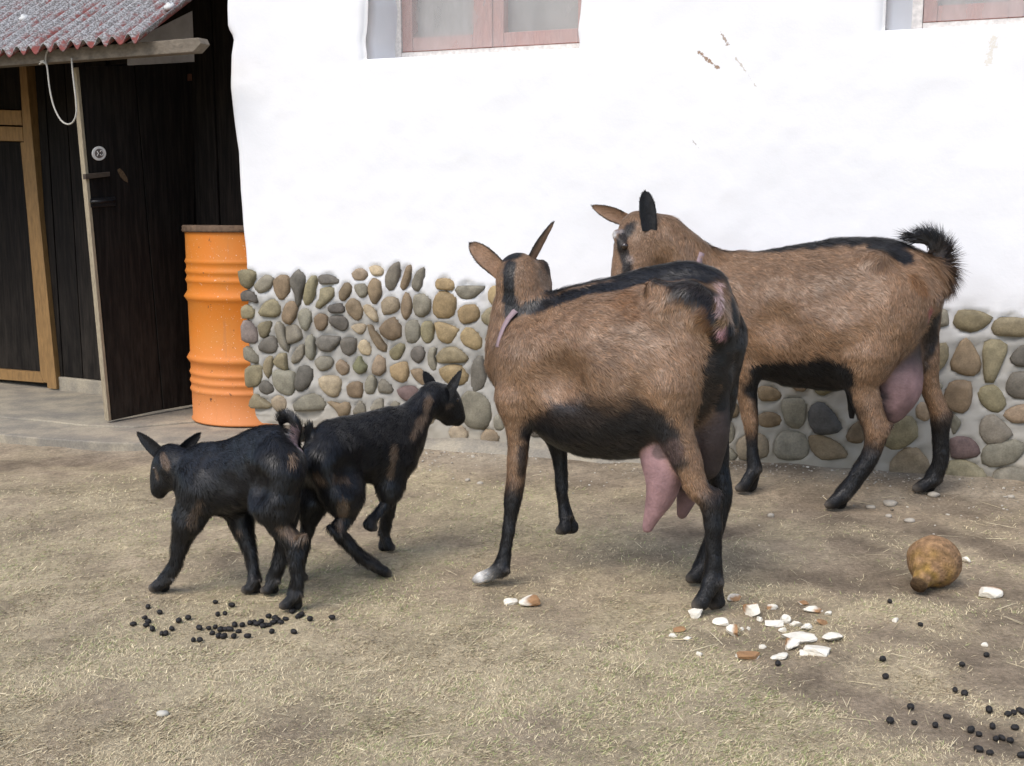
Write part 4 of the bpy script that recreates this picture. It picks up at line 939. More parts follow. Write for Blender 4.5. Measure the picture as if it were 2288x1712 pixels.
A.paints += [([(1128, 572, .02, 13), (1150, 572, .015, 15), (1158, 566, -.02, 14)], 'K', 1, .25), ([(1135, 585, 13), (1130, 620, 14), (1132, 660, 17), (1140, 690, 24)], 'K', 1, .2),
             ([(1135, 705, 0, 22), (1180, 678, 0, 22), (1254, 662, 0, 26), (1360, 634, 0, 24), (1444, 612, 0, 27), (1510, 598, 0, 36), (1565, 605, 0, 52)], 'K', 1, .25),
             ([(1180, 676, 20), (1254, 656, 20), (1340, 636, 18), (1430, 612, 19), (1500, 600, 24), (1560, 602, 34)], 'K', 1, .25), ([(1470, 618, 14), (1510, 622, 25), (1550, 634, 33), (1585, 648, 28)], 'K', .95, .3), ([(1500, 645, 12), (1550, 662, 16), (1585, 675, 16)], 'K', .6, .5),
             ([(1190, 965, 26), (1240, 950, 45), (1310, 950, 62), (1390, 948, 62), (1450, 950, 45)], BLK * 1.9, .94, .35), ([(1220, 1000, .0, 80), (1330, 1060, 0, 150), (1440, 1050, 0, 150)], BLK * 1.6, .96, .3), ([(1220, 985, .1, 50), (1330, 1010, .12, 80), (1440, 1000, .12, 90)], BLK * 1.6, .96, .3), ([(1250, 985, -.1, 50), (1350, 1010, -.12, 80), (1460, 1000, -.12, 90)], 'K', .96, .3),
             ([(1596, 700, 14), (1604, 770, 24), (1592, 850, 28), (1580, 930, 24), (1584, 1000, 18), (1596, 1080, 18)], 'K', .95, .36), ([(1640, 760, -.05, 80), (1640, 850, -.06, 100)], 'K', 1, .2), ([(1640, 745, 26), (1645, 780, 30), (1634, 840, 28), (1620, 900, 26)], 'K', 1, .2), ([(1604, 720, 12), (1616, 780, 20), (1612, 840, 24)], 'K', 1, .2),
             ([(1175, 1000, 12), (1172, 1060, 12)], 'K', .8, .3), ([(1607, 628, 7), (1612, 660, 9), (1617, 690, 8)], V(.52, .36, .34), 1, .1), ([(1619, 708, 12), (1622, 722, 11)], V(.16, .10, .045), .9, .5), ([(1624, 742, 9), (1626, 760, 7)], V(.40, .22, .23), 1, .1), ([(1640, 660, 12), (1645, 690, 14), (1648, 720, 16)], 'K', 1, .2), ([(1600, 690, 9), (1600, 720, 10)], 'K', .9, .2), ([(1470, 1010, 20), (1500, 1005, 26)], V(.09, .06, .055), .8, .5), ([(1395, 700, 40), (1460, 720, 40)], BROWN * .72, .45, .6), ([(1500, 800, 50), (1480, 880, 40)], BROWN * 1.22, .5, .6), ([(1150, 850, 40), (1140, 900, 30)], BROWN * 1.15, .5, .6),
             ([(1380, 660, 30), (1400, 690, 26)], 'R', .5, .5), ([(1580, 690, 12), (1588, 740, 12)], 'R', .5, .5), ([(1270, 800, 60), (1330, 850, 70)], BROWN * .75, .4, .6)]
A.long += [([(1180, 680, 0, 30), (1254, 660, 0, 30), (1330, 645, 0, 30)], .35)]
# ------------------------------------------------ brown goat by the wall (B)
B = Beast('brown_goat', (1.029, 3.412, 0, .02), 160, .0072, 'brown goat with a raised black tail standing along the cobbled wall', 'brown adult goats', 'B', .024)
B.chain([(1625, 705, 0, 92), (1660, 705, 0, 118), (1780, 714, 0, 150), (1890, 708, 0, 156), (1990, 652, 0, 98), (2035, 650, 0, 72)], ls=.86, k=.055, tag='body', flow='trunk')
B.chain([(1600, 588, 0, 20), (1715, 588, 0, 20), (1842, 562, 0, 20), (1918, 556, 0, 20), (1990, 564, 0, 20), (2050, 600, 0, 18)], ls=.9, k=.06, tag='body', flow='trunk')
B.chain([(1955, 590, .10, 24), (1900, 610, .10, 20)], k=.05, flow='trunk'); B.chain([(2068, 665, .06, 22), (2030, 650, .07, 30)], k=.04, flow='down')
B.chain([(1480, 535, .06, 56), (1535, 580, .04, 57), (1588, 640, .01, 66), (1640, 680, 0, 95)], ls=.82, k=.05, tag='neck', flow=(-.3, 0, -1))
B.chain([(1428, 516, .08, 46), (1412, 555, .10, 43), (1398, 606, .12, 34), (1389, 650, .135, 28), (1384, 672, .14, 25)], ls=.92, k=.03, tag='head', flow=(0, 0, -1))
B.chain([(1445, 540, .07, 46), (1430, 590, .10, 34)], k=.035, tag='head', flow=(-.3, 0, -1)); B.chain([(1380, 525, .14, 14), (1392, 545, .15, 13)], k=.02, tag='head', flow=(0, 0, -1))
B.leg([(1665, 735, .075, 66), (1662, 815, .085, 42)], [(1669, 878, 25), (1676, 935, 19, 'B'), (1680, 988, 13, 'K'), (1686, 1046, 17, 'K')], (1668, 1106), [(1663, 1086, .02, 15, 'K'), (1678, 1086, -.02, 15, 'K')])
B.leg([(1640, 755, -.075, 60), (1630, 840, -.085, 36)], [(1618, 900, 21), (1606, 950, 17, 'K'), (1598, 1000, 13, 'K'), (1590, 1050, 15, 'K')], (1585, 1085), [(1580, 1070, .02, 14, 'K'), (1592, 1070, -.02, 14, 'K')])
B.leg([(1975, 690, .07, 88), (1925, 795, .10, 70)], [(1924, 855, 40), (1940, 911, 32), (1956, 958, 29, 'B'), (1950, 1005, 22, 'K'), (1915, 1066, 20, 'K'), (1884, 1104, 20, 'K')], (1868, 1140), [(1862, 1124, .02, 15, 'K'), (1878, 1124, -.02, 15, 'K')])
B.leg([(2030, 690, -.06, 74), (2050, 790, -.08, 44)], [(2074, 858, 24), (2092, 905, 22, 'B'), (2100, 935, 23, 'K'), (2101, 970, 20, 'K'), (2102, 1028, 18, 'K'), (2086, 1068, 21, 'K')], (2066, 1103), [(2060, 1086, .02, 15, 'K'), (2076, 1086, -.02, 15, 'K')])
B.chain([(2015, 745, 0, 30, 'U'), (2012, 800, .0, 44, 'U'), (2005, 860, .015, 54, 'Q'), (1990, 900, .02, 44, 'Q'), (1985, 930, .02, 22, 'U')], ls=.95, k=.02, tag='udder'); B.chain([(1910, 860, -.03, 22, 'K'), (1905, 905, -.03, 13, 'B'), (1903, 930, -.03, 9, 'H')], k=.012, tag='udder')
B.chain([(2058, 622, 0, 18, 'B'), (2082, 600, 0, 15, 'K'), (2092, 570, 0, 12, 'K'), (2084, 545, 0, 10, 'K'), (2058, 533, 0, 8, 'K'), (2035, 530, 0, 5, 'K')], ls=.7, k=.02, tag='tail', flow=None)
B.ear((1449, 508), (1440, 418), 38, .135, (.75, -.4, .2), 'K', 'K', .3, .02, 1.6); B.ear((1392, 488), (1315, 457), 32, -.02, (.8, .4, .2), 'E', 'E', .3, .14, .7)
B.carve(1878, 668, .262, 62); B.carve(1722, 720, .222, 46); B.carve(1878, 668, -.262, 62)
B.chain([(1992, 950, .12, 8, 'K'), (1975, 965, .12, 12, 'K')], k=.012, tag='leg', flow='down'); B.chain([(2122, 925, -.12, 8, 'K'), (2108, 940, -.12, 12, 'K')], k=.012, tag='leg', flow='down'); B.chain([(1925, 580, .09, 12), (1950, 592, .11, 10)], k=.03, flow='trunk')
B.chain([(2092, 580, 0, 8, 'K'), (2104, 610, 0, 7, 'K'), (2108, 640, 0, 5, 'K')], ls=.7, k=.01, tag='tail', flow=(-.5, 0, -1))
B.paints += [([(1690, 572, 0, 18), (1740, 570, 0, 26), (1842, 550, 0, 34), (1918, 543, 0, 36), (1990, 550, 0, 42), (2030, 575, 0, 30)], 'K', 1, .3), ([(1950, 545, 22), (1985, 550, 26), (2020, 568, 20)], 'K', 1, .3), ([(1950, 700, 40), (1930, 790, 40)], BROWN * 1.2, .5, .6), ([(1650, 640, 50), (1720, 620, 40)], BROWN * .8, .45, .6), ([(1700, 760, 40), (1800, 770, 40)], BROWN * 1.15, .4, .6),
             ([(1700, 832, 20), (1760, 838, 34), (1830, 842, 46), (1870, 842, 38)], 'K', 1, .3), ([(1690, 870, 0, 70), (1780, 900, 0, 100), (1880, 910, 0, 110)], 'K', 1, .2), ([(1690, 855, .08, 40), (1780, 875, .1, 45), (1870, 885, .1, 50)], 'K', 1, .2),
             ([(1398, 505, 11), (1388, 530, 13), (1385, 560, 14), (1398, 590, 12), (1400, 620, 11)], 'K', .95, .3), ([(1412, 492, 8), (1405, 510, 9)], 'K', .7, .3), ([(1405, 572, 9)], V(.28, .22, .19), .6, .3), ([(1364, 520, 8)], 'W', .9, .4), ([(1381, 510, 6), (1390, 507, 5)], V(.35, .32, .32), .7, .3),
             ([(2062, 660, -.02, 26), (2075, 700, -.03, 26), (2060, 760, -.04, 36), (2040, 800, -.05, 40)], 'K', .95, .3), ([(2086, 690, 8), (2083, 715, 8)], V(.30, .09, .09), 1, .2), ([(2050, 620, 18), (2068, 640, 16)], 'R', .7, .4), ([(1780, 600, 20), (1850, 610, 40)], BROWN * .7, .5, .6)]
B.long += [([(2092, 575, 0, 40), (2106, 620, 0, 40)], .8), ([(1575, 555, .02, 45), (1605, 575, 0, 40), (1640, 580, 0, 30)], .55), ([(1842, 552, 0, 30), (1918, 546, 0, 30)], .25), ([(1950, 1030, .05, 30), (2115, 1010, -.07, 25)], .5)]
# ------------------------------------------------ kids
C_ = Beast('goat_kid', (-.491, 2.507, 0, .08), 155, .0046, 'black kid with upright curled tail, head lowered towards the step', 'black goat kids', 'K', .019)
C_.chain([(440, 1078, 0, 52), (470, 1072, 0, 68), (535, 1070, 0, 73), (605, 1036, 0, 66), (628, 1030, 0, 52)], ls=.80, k=.035, flow='trunk')
C_.chain([(450, 1010, 0, 14), (510, 1003, 0, 14), (570, 975, 0, 16), (620, 972, 0, 16)], ls=.9, k=.04, flow='trunk')
C_.chain([(392, 1030, 0, 35), (420, 1050, 0, 42), (448, 1070, 0, 54)], ls=.85, k=.03, tag='neck', flow=(-1, 0, -.4)); C_.chain([(378, 1026, .0, 31), (365, 1052, .005, 28), (360, 1080, .01, 23), (357, 1095, .01, 19)], k=.02, tag='head', flow=(0, 0, -1)); C_.chain([(390, 1040, .01, 28), (378, 1070, .01, 22)], k=.025, tag='head', flow=(-.4, 0, -1))
C_.leg([(622, 1045, .035, 62), (612, 1115, .042, 54)], [(624, 1165, 40), (648, 1202, 27), (660, 1238, 23), (664, 1288, 20), (661, 1325, 21)], (650, 1366), [(643, 1350, .014, 13, 'K'), (663, 1350, -.012, 13, 'K')])
C_.leg([(622, 1070, -.035, 52), (628, 1150, -.04, 36)], [(634, 1205, 26), (624, 1255, 20), (610, 1295, 19)], (603, 1329), [(600, 1316, .012, 12, 'K'), (612, 1316, -.012, 12, 'K')])
C_.leg([(448, 1090, .035, 50), (424, 1155, .045, 35)], [(404, 1212, 26), (392, 1258, 19), (372, 1290, 20)], (358, 1324), [(352, 1310, .012, 13, 'K'), (366, 1310, -.012, 13, 'K')])
C_.leg([(505, 1100, -.03, 46), (540, 1165, -.035, 26)], [(553, 1212, 23), (562, 1250, 18), (570, 1293, 18)], (563, 1327), [(558, 1315, .012, 12, 'K'), (572, 1315, -.012, 12, 'K')])
C_.chain([(648, 1000, 0, 15), (662, 968, 0, 13), (660, 945, 0, 12), (645, 934, 0, 13), (630, 936, 0, 12)], ls=.8, k=.015, tag='body', flow=(.3, 0, .6))
C_.ear((360, 1016), (299, 959), 27, .01, (.9, .4, 0), 'K', 'K', .3, .02, .8); C_.ear((402, 1012), (455, 960), 25, -.01, (.9, -.3, 0), 'K', 'K', .35, .02, 1)
KT = V(.17, .115, .075)
C_.carve(558, 1082, .098, 42, .03); C_.carve(558, 1082, -.098, 42, .03); C_.carve(488, 1085, .092, 30, .03)
C_.chain([(684, 1196, .04, 6), (668, 1206, .04, 11)], k=.01, tag='leg', flow='down')
C_.paints += [([(358, 1012, 8), (366, 1035, 9)], KT, .8, .5), ([(635, 1182, 11), (655, 1190, 13), (675, 1194, 9)], KT, .85, .5), ([(657, 1010, 9), (655, 1026, 8)], KT * 1.2, .9, .5), ([(663, 972, 7), (664, 990, 7)], V(.24, .17, .18), .8, .2), ([(440, 1140, 10), (430, 1165, 10), (440, 1120, 8)], KT * .7, .55, .7), ([(530, 1185, 6)], KT, .6, .4), ([(342, 1050, 6), (345, 1065, 5)], KT, .5, .4)]
D = Beast('goat_kid', (-.373, 2.76, 0, -.05), 45, .0046, 'black kid with tan neck band stepping towards the wall, ears pricked', 'black goat kids', 'K', .019)
D.chain([(728, 1018, 0, 52), (748, 1010, 0, 63), (812, 1008, 0, 72), (872, 990, 0, 66), (892, 992, 0, 52)], ls=.80, k=.035, flow=(-.8, 0, -.5)); D.chain([(735, 962, 0, 14), (812, 945, 0, 14), (868, 928, 0, 14)], ls=.9, k=.04, flow=(-.8, 0, -.5))
D.chain([(962, 892, 0, 32), (932, 926, 0, 38), (900, 968, 0, 52)], ls=.85, k=.03, tag='neck', flow=(-.4, 0, -1)); D.chain([(972, 884, 0, 30), (997, 890, 0, 29), (1012, 915, .0, 24), (1020, 932, .0, 20)], k=.02, tag='head', flow=(.2, 0, -1)); D.chain([(980, 905, 0, 28), (1000, 930, 0, 20)], k=.02, tag='head', flow=(0, 0, -1))
D.leg([(738, 1030, -.03, 58), (765, 1098, -.045, 50)], [(776, 1142, 30), (756, 1180, 22), (772, 1207, 18), (802, 1238, 17), (834, 1262, 17)], (857, 1287), [(852, 1275, .012, 12, 'K'), (858, 1277, -.012, 12, 'K')])
D.leg([(718, 1045, .03, 52), (700, 1115, .035, 38)], [(690, 1168, 24), (680, 1212, 18), (672, 1252, 16)], (663, 1298), [(662, 1286, .012, 12, 'K'), (672, 1286, -.012, 12, 'K')])
D.leg([(878, 1030, .03, 46), (872, 1085, .035, 28)], [(866, 1140, 19), (858, 1190, 16)], (861, 1233), [(856, 1220, .012, 12, 'K'), (868, 1220, -.012, 12, 'K')])
D.leg([(884, 1030, -.03, 50), (872, 1085, -.035, 30)], [(866, 1118, 21), (848, 1142, 15), (834, 1158, 14)], None, [(822, 1172, .01, 12, 'K'), (828, 1176, -.012, 12, 'K')], raised=-.04)
D.chain([(705, 1000, 0, 14), (690, 975, 0, 12), (692, 955, 0, 9)], ls=.75, k=.015, tag='body', flow=(0, 0, 1))
D.ear((1000, 888), (1035, 819), 24, -.032, (.7, -.6, 0), 'K', 'K', .35, .02, .7); D.ear((964, 868), (943, 822), 27, .03, (.9, .5, 0), 'K', 'K', .35, .02, 1.1)
D.carve(790, 1050, -.105, 36, .03); D.carve(845, 1030, -.10, 28, .03)
D.chain([(735, 1178, -.06, 6), (752, 1188, -.06, 10)], k=.01, tag='leg', flow='down')
D.paints += [([(965, 885, 9), (955, 920, 11), (940, 945, 11), (925, 965, 8)], KT, .75, .5), ([(890, 1000, 10), (884, 1040, 9), (880, 1062, 7)], KT, .6, .5), ([(768, 1120, 12), (765, 1150, 13), (760, 1170, 9)], KT, .75, .5), ([(698, 1058, 12), (712, 1072, 9)], KT, .7, .5), ([(1002, 908, 6), (1015, 905, 5)], KT, .5, .4), ([(750, 1068, 10), (775, 1065, 10)], KT * .7, .5, .5)]
if 1:
    A.build(eyes=(), nfur=150000, fur_w=.0012)
    B.build(eyes=((1403, 554, 8.5),), nfur=140000, fur_w=.0014)
    C_.build(eyes=((338, 1047, 5),), nfur=70000, fur_w=.0010)
    D.build(eyes=((1027, 897, 5),), nfur=70000, fur_w=.0011)
# collars
def strap(beast, px, w=.007):
    pts = [beast.hit(x, y) for x, y in px]; ns = [beast.nrm[(beast.hit(x, y), beast.hit_i)[1]] for x, y in px]; pts = np.array(pts); ns = np.array(ns)
    for _ in range(2): ns[1:-1] = (ns[:-2] + ns[1:-1] * 2 + ns[2:]) / 4; pts[1:-1] = (pts[:-2] + pts[1:-1] * 2 + pts[2:]) / 4
    ns /= np.linalg.norm(ns, axis=1)[:, None]; t = np.gradient(pts, axis=0); t /= np.linalg.norm(t, axis=1)[:, None]; sd = np.cross(t, ns); sd /= np.linalg.norm(sd, axis=1)[:, None]
    up = np.full(len(pts), .0035); up[0] = up[-1] = -.02; c = pts + ns * up[:, None]; rows = [c - sd * w, c - sd * w + ns * .003, c + sd * w + ns * .003, c + sd * w]; n = len(pts); k = np.arange(n - 1)
    fs = np.vstack([np.column_stack([a_ * n + k, a_ * n + k + 1, b_ * n + k + 1, b_ * n + k]) for a_, b_ in ((0, 1), (1, 2), (2, 3), (3, 0))]); obj('collar', mesh_np('collar', np.vstack(rows), fs), MAT_COLLAR, beast.root)
strap(A, [(1102, 790), (1106, 775), (1111, 755), (1119, 730), (1130, 708), (1143, 692), (1158, 684)]); strap(B, [(1578, 552), (1574, 562), (1568, 578), (1560, 598), (1550, 625), (1542, 660)], .009)
# ================================================================== THINGS ON THE GROUND
def ico(sub=2):
    bm = bmesh.new(); bmesh.ops.create_icosphere(bm, subdivisions=sub, radius=1.0); v = np.array([x.co[:] for x in bm.verts]); f = np.array([[q.index for q in p.verts] for p in bm.faces]); bm.free(); return v, f
IV1, IF1 = ico(1); IV2, IF2 = ico(2); IV3, IF3 = ico(3)
def place(o, px, py, dz, rz=0.0, rx=0.0):
    p = on_ground(px, py, 0); o.location = (p[0], p[1], float(zg(p[0], p[1])) + dz); o.rotation_euler = (rx, 0, rz); return p
# droppings
MAT_DROP = plain('dung_pellet', (.018, .016, .015), .6, .5, 260, .6)
pel = []
for k in range(4):
    v = IV2 * V(.0075, .0062, .0060); v = v * (1 + .08 * noise(IV2, 2.2, 200 + k))[:, None]; pel.append(mesh_np('dropping', v, IF2)); pel[-1].materials.append(MAT_DROP)
DL = '''915,155 988,190 895,220 915,245 905,268 825,262 942,292 1000,320 1025,318 1062,290 1105,240 1163,222 1330,122 1432,143 1345,200 1390,193 1232,285 1290,285 1330,278 1362,295
1390,293 1312,318 1352,335 1382,338 1195,360 1235,362 1450,265 1497,268 1545,255 1590,262 1612,250 1640,268 1662,266 1690,250 1715,238 1765,228 1680,308 1815,310 1475,305 1445,335
1530,335 1862,203 1843,216 1805,182 1660,212 1915,230 2052,220 1735,252 1420,295 1570,248 1625,275 1700,225'''
DR = '''1420,430 1600,567 1990,748 1378,775 1395,878 1805,955 1860,978 1543,1058 1757,1112 1688,1165 2005,1075 2118,1098 2150,1092 2190,1080 2206,1087 1898,1195 1945,1218 2025,1172 2158,1178
2045,1245 2080,1240 2130,1255 1943,1308 2010,1328 2198,1345 1422,1140 1565,1150 760,800 1845,805'''
for txt, ox, oy, sc, lab, grp, big in ((DL, 0, 1300, .3617, 'small black goat dropping in the scatter by the black kid hind hoof', 'droppings behind the kid', 1.0),
                                  (DR, 1450, 1180, .3788, 'round black goat dropping on the dry grass beyond the bread crumbs', 'droppings beyond the bread', 1.0)):
    for w_ in txt.split():
        x, y = map(float, w_.split(',')); o = obj('dropping', random.choice(pel)); s_ = random.uniform(.82, 1.12) * big; o.scale = (s_ * random.uniform(.85, 1.25), s_ * random.uniform(.85, 1.1), s_)
        place(o, ox + x * sc, oy + y * sc + 5, .0058 * s_, random.uniform(0, 6.28), random.uniform(-.3, .3)); tag(o, lab, 'dropping', grp)
# bread
MAT_BREAD = attr_mat('bread', .85, .5, 130, .12, .2, 0, .004)
CRUMB, CRUST = V(.74, .69, .58), V(.31, .175, .085)
def bread(px, py, wpx, hpx, crust, ang=0.0, name='bread_chunk'):
    p = on_ground(px, py); s = depth(p) / FPX; w, h = wpx * s / 2 * 1.25, hpx * s / 2 * 1.2; sd = int(rng.integers(1e6)); v = IV3.copy()
    for _ in range(9):
        nn_ = rng.normal(size=3); nn_ /= np.linalg.norm(nn_); of = rng.uniform(.38, .72); dd_ = v @ nn_ - of; v = v - np.outer(np.clip(dd_, 0, 9), nn_)
    v = v / np.abs(v).max(0) * (1 + .10 * fbm(v, 4, sd, 2) + .06 * noise(v, 11, sd + 5))[:, None]
    th = min(max(h * .92, .006), .032); q = v * V(w * 1.05, max(w * .75, h), th); q[:, 2] = np.maximum(q[:, 2], -th * .75)
    if crust: q[:, 2] += .35 * th * (v[:, 0] ** 2) * (1 if crust > 1 else .4)
    c = np.tile(CRUMB, (len(v), 1)) * (1 - .12 * np.abs(fbm(v, 3, sd + 9, 2)))[:, None]
    if crust:
        a = rng.uniform(0, 6.28) if crust < 2 else -1.2; dirn = V(math.cos(a), math.sin(a), .35 if crust < 2 else .9); k = smooth(.25 if crust < 2 else -.2, .55 if crust < 2 else .15, v @ dirn / np.linalg.norm(dirn) + .12 * noise(v, 3, sd + 3))[:, None]; c = c + (CRUST - c) * k
    o = obj(name, mesh_np(name, q, IF3, c, False), MAT_BREAD); o.location = (p[0], p[1], float(zg(p[0], p[1])) + th * .6); o.rotation_euler = (0, 0, ang)
    lab = ('torn white bread chunk in the scatter beside the brown goat hind hoof', 'torn bread chunk edged with brown crust beside the brown goat hind hoof', 'curved piece of brown bread crust beside the brown goat hind hoof')[crust]
    tag(o, lab, 'bread', ('torn white bread', 'torn bread with crust', 'brown crust pieces')[crust]); return o
BLAB = {0: 'white bread chunk right against the toes of the brown goat hind hoof', 10: 'largest white bread slab in the middle of the scatter', 15: 'long curved brown crust at the edge of the bread scatter', 24: 'lone white crumb between the bread scatter and the beet'}
BR = '''268,510,85,66,0 615,490,92,90,1 720,468,60,36,1 495,415,84,38,1 430,556,90,44,0 494,610,66,76,1 735,562,92,38,0 805,540,56,62,0 875,567,72,42,0 928,588,70,46,0 888,640,172,64,0 838,695,76,74,1 1070,648,112,52,0
1005,728,140,58,0 778,764,100,42,0 575,762,132,44,2 172,604,66,24,2 137,634,42,28,0 226,654,44,28,0 293,741,34,34,0 672,706,36,20,0 975,482,100,52,1 1058,507,38,34,0 1025,557,72,34,2 1450,545,36,24,0
1975,694,36,14,0 590,597,22,18,0 548,604,22,16,0 655,541,30,18,0 788,602,40,32,1 908,742,50,22,0 915,448,60,22,2'''
for k_, w_ in enumerate(BR.split()):
    x, y, w, h, c = map(float, w_.split(',')); o = bread(1450 + x * .3788, 1180 + (y + h * .25) * .3788, w * .3788, h * .3788, int(c), rng.uniform(-.4, .4))
    if k_ in BLAB: o['label'] = BLAB[k_]; del o['group']
o = bread(1450 + 2000 * .3788, 1180 + 405 * .3788, 120 * .3788, 66 * .3788, 1); o['label'] = 'half-crusted bread chunk lying on its own beside the brown fodder beet'; del o['group']
o = bread(1450 + 1872 * .3788, 1180 + 200 * .3788, 40 * .3788, 36 * .3788, 0); o['label'] = 'pale bread crumb touching the far side of the brown fodder beet'; del o['group']
o = bread(1142, 1350, 26, 16, 0); o['label'] = 'small white bread piece near the white front hoof of the brown goat'; del o['group']
o = bread(1180, 1352, 44, 26, 1); o['label'] = 'larger bread piece with golden crust near the white front hoof'; del o['group']
# fodder beet: pear-shaped root lying on the ground
s = 2.58 / FPX; cB = on_ground(2096, 1318); ax0 = V(-.061, -.070, -.034); ax0 /= np.linalg.norm(ax0)
prof = []
for x in np.concatenate([-60 * np.cos(np.linspace(0, 1.9, 20)), np.linspace(26, 98, 16)]):
    r = 60 * math.sqrt(max(0, 1 - (x / 60) ** 2)) if x < 25 else float(np.interp(x, [25, 38, 50, 62, 75, 98], [54.5, 44, 33, 25, 21, 17]))
    prof.append((max(r, .3) * s, x * s))
prof.append((.2 * s, prof[-1][1] + 1 * s))
vs, fs = lathe(prof, 40); n_ = fbm(vs, 40, 300, 3); axl = vs[:, 2].copy(); wr = smooth(0, 40 * s, axl)
rad = 1 + .05 * n_ + .08 * wr * noise(np.column_stack([vs[:, :2] * 12, vs[:, 2:] * 120]), 1, 310); vs[:, 0] *= rad; vs[:, 1] *= rad
tz = V(0, 0, 1); zax = ax0; yax = np.cross(zax, V(1, .2, .1)); yax /= np.linalg.norm(yax); xax = np.cross(yax, zax); R3 = np.stack([xax, yax, zax], 1)
w = vs @ R3.T; w[:, 2] += float(zg(cB[0], cB[1])) - w[:, 2].min() - .004; w[:, :2] += cB[:2] + np.array([0, .035])
cc = V(.30, .18, .095) + np.outer(n_, V(.10, .06, .025)); yel = smooth(-10 * s, 60 * s, axl + .02 * n_)[:, None] * np.clip(.5 + noise(vs, 60, 320), 0, 1)[:, None]; cc = cc + (V(.30, .185, .045) - cc) * yel * .8
cc = cc + (V(.05, .032, .02) - cc) * smooth(82 * s, 98 * s, axl)[:, None] * .85; cc = cc * (1 + .5 * fbm(vs, 110, 330, 2))[:, None] * .9
beet = obj('fodder_beet', mesh_np('fodder_beet', w, fs, np.clip(cc, 0, 1)), attr_mat('beet_skin', .85, .9, 170, .45, .15, 0, .008)); tag(beet, 'rusty brown pear-shaped fodder beet lying on the bare ground', 'beet')
# pale stones
MAT_PEB = attr_mat('pale_pebble', .85, .4, 90, .15, .2)
def pebble(px, py, wpx, hpx, col, label=None, grp=None):
    p = on_ground(px, py); s = depth(p) / FPX; sd = int(rng.integers(1e6)); v = IV2 * (1 + .25 * noise(IV2, 1.2, sd))[:, None]; th = max(hpx * s * .6, .004)
    q = v * V(wpx * s / 2, wpx * s * .35, th); o = obj('pale_stone', mesh_np('pale_stone', q, IF2, np.tile(col, (len(q), 1)))); o.data.materials.append(MAT_PEB); o.location = (p[0], p[1], float(zg(p[0], p[1])) + th * .45); o.rotation_euler = (0, 0, rng.uniform(-.6, .6)); tag(o, label, 'stone', grp)
pebble(363, 1598, 29, 13, V(.48, .45, .38), 'single pale stone on the dry grass far from the droppings')
for (x, y, w_, h_) in ((1988, 1128, 36, 14), (2085, 1110, 28, 12), (1945, 1135, 24, 9), (1722, 1155, 16, 9), (1985, 1156, 15, 9), (2032, 1166, 24, 10), (2258, 1113, 17, 8), (1072, 1082, 16, 8), (1045, 1075, 12, 7)):
    pebble(x, y, w_, h_, V(.37, .33, .27), 'pale flat pebble on the bare soil along the wall foot', 'pebbles along the wall')
# gravel chips
def chips(n, fn, name):
    vs, fs, cs = [], [], []; b = 0
    for _ in range(n):
        x, y = fn(); r = rng.uniform(.0015, .0045) * (1.6 if rng.random() < .12 else 1); v = IV1 * (1 + .3 * rng.uniform(-1, 1, (len(IV1), 1))) * V(1, rng.uniform(.6, 1), .55) * r; a = rng.uniform(0, 6.28); ca, sa = math.cos(a), math.sin(a)
        v = np.column_stack([v[:, 0] * ca - v[:, 1] * sa + x, v[:, 0] * sa + v[:, 1] * ca + y, v[:, 2] + float(zg(x, y)) + r * .3]); vs.append(v); fs.append(IF1 + b); b += len(v); cs.append(np.tile((V(.46, .42, .35) if rng.random() < .6 else V(.28, .23, .17)) * rng.uniform(.7, 1.25), (len(v), 1)))
    o = obj(name, mesh_np(name, np.vstack(vs), np.vstack(fs), np.vstack(cs), False), MAT_PEB); tag(o, 'fine pale gravel chips strewn over the soil along the wall', 'gravel', kind='stuff'); return o
def along_wall():
    while True:
        u = rng.uniform(.3, 4.0); n = rng.exponential(.16) + .02
        if n < .9 and (u < 1.35 or u > 1.6 or rng.random() < .4): p = W(u, 0, n); return p[0], p[1]
chips(1500, along_wall, 'gravel')
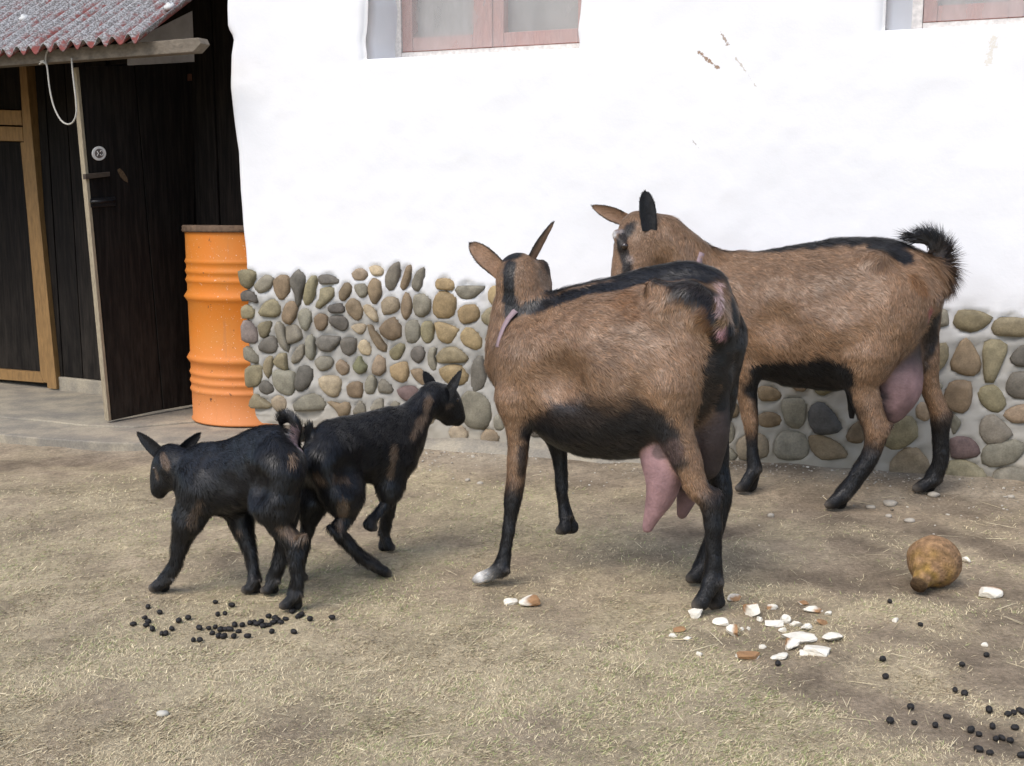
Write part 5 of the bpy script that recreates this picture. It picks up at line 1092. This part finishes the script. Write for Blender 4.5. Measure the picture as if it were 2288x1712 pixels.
# grass, straw
def blades(n, rect, hmin, hmax, wmin, wmax, name, label, cat, mode):
    P_ = np.zeros((0, 2))
    while len(P_) < n:
        y = 1.3 / np.sqrt(rng.uniform((1.3 / rect[3]) ** 2, (1.3 / rect[2]) ** 2, n * 2)) if mode == 'grass' else rng.uniform(rect[2], rect[3], n * 2)
        x = rng.uniform(-1, 1, n * 2) * (.52 * y + .55); q = np.column_stack([x, y]); d = (q - WO[:2]) @ WN[:2]; ok = (d > .03) & ~((x < -.75) & (y > 4.05 + .1 * (x + .8)))
        g = grass_mask(q); ok &= rng.random(len(q)) < (.03 + .97 * np.clip(g * 1.35 - .15, 0, 1) if mode == 'grass' else .9)
        P_ = np.vstack([P_, q[ok]])
    P_ = P_[:n]; g = grass_mask(P_); z = zg(P_[:, 0], P_[:, 1]) - .001
    sw = fbm(P_, 6, 400, 2) * 2.5 + rng.normal(0, 1.0, n) + .4; az = sw; el = rng.uniform(.08, .75, n) ** 1.3 if mode == 'grass' else rng.uniform(0, .12, n)
    L = rng.uniform(hmin, hmax, n) * (.7 + .5 * rng.random(n)); wd_ = rng.uniform(wmin, wmax, n) * (.55 + .25 * P_[:, 1]) if mode == 'grass' else rng.uniform(wmin, wmax, n)
    d = np.column_stack([np.cos(az) * np.cos(el), np.sin(az) * np.cos(el), np.sin(el)]); sd = np.column_stack([-np.sin(az), np.cos(az), rng.normal(0, .35, n)]); sd /= np.linalg.norm(sd, axis=1)[:, None]
    p0 = np.column_stack([P_, z + (0 if mode == 'grass' else .002)]); p1 = p0 + d * (L * .55)[:, None]; d2 = d + np.column_stack([rng.normal(0, .2, (n, 2)) * (1 if mode == 'grass' else .2), -.35 * np.sin(el) - (.08 if mode == 'grass' else 0)]); p2 = p1 + d2 * (L * .45)[:, None]; p2[:, 2] = np.maximum(p2[:, 2], z + .001)
    w2 = (wd_ / 2)[:, None]; tipw = .35 if mode == 'grass' else .9
    v = np.stack([p0 - sd * w2, p0 + sd * w2, p1 - sd * w2 * .85, p1 + sd * w2 * .85, p2], 1).reshape(-1, 3); b = np.arange(n)[:, None] * 5
    f = [b + np.array([0, 1, 3, 2]), b + np.array([2, 3, 4])]
    if mode == 'grass':
        gr = np.clip(.42 + .75 * fbm(P_, 2.3, 420, 3) + .25 * rng.normal(size=n), 0, 1); gr = gr * (.45 + .75 * smooth(1.7, 2.4, P_[:, 1])) * (1 - .5 * smooth(.5, 1.4, P_[:, 0]))
        dry = np.where(rng.random((n, 1)) < .3, V(.64, .545, .35), V(.52, .43, .27)); br = V(.32, .245, .16); c = np.where(rng.random((n, 1)) < .2, br, dry); c = np.where((rng.random(n) < gr * .8)[:, None], V(.30, .32, .135), c)
    else: c = np.where(rng.random((n, 1)) < .5, V(.62, .53, .35), V(.52, .43, .27))
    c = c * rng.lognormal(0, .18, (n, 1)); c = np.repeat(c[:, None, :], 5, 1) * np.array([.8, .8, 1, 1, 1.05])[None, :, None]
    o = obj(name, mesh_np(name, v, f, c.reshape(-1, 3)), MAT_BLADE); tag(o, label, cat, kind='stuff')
m = NT('dry_blade'); c = m.attr().outputs[0]; m.b(Base_Color=c, Roughness=.75); m.bsdf.inputs['Specular IOR Level'].default_value = .15; MAT_BLADE = m.mat
blades(330000, (0, 0, 1.35, 5.2), .006, .016, .0008, .0017, 'grass', 'short trampled dry grass covering the yard', 'grass', 'grass')
blades(650, (0, 0, 1.5, 4.6), .03, .10, .0012, .0022, 'straw', 'loose straw stalks strewn over the yard', 'straw', 'straw')
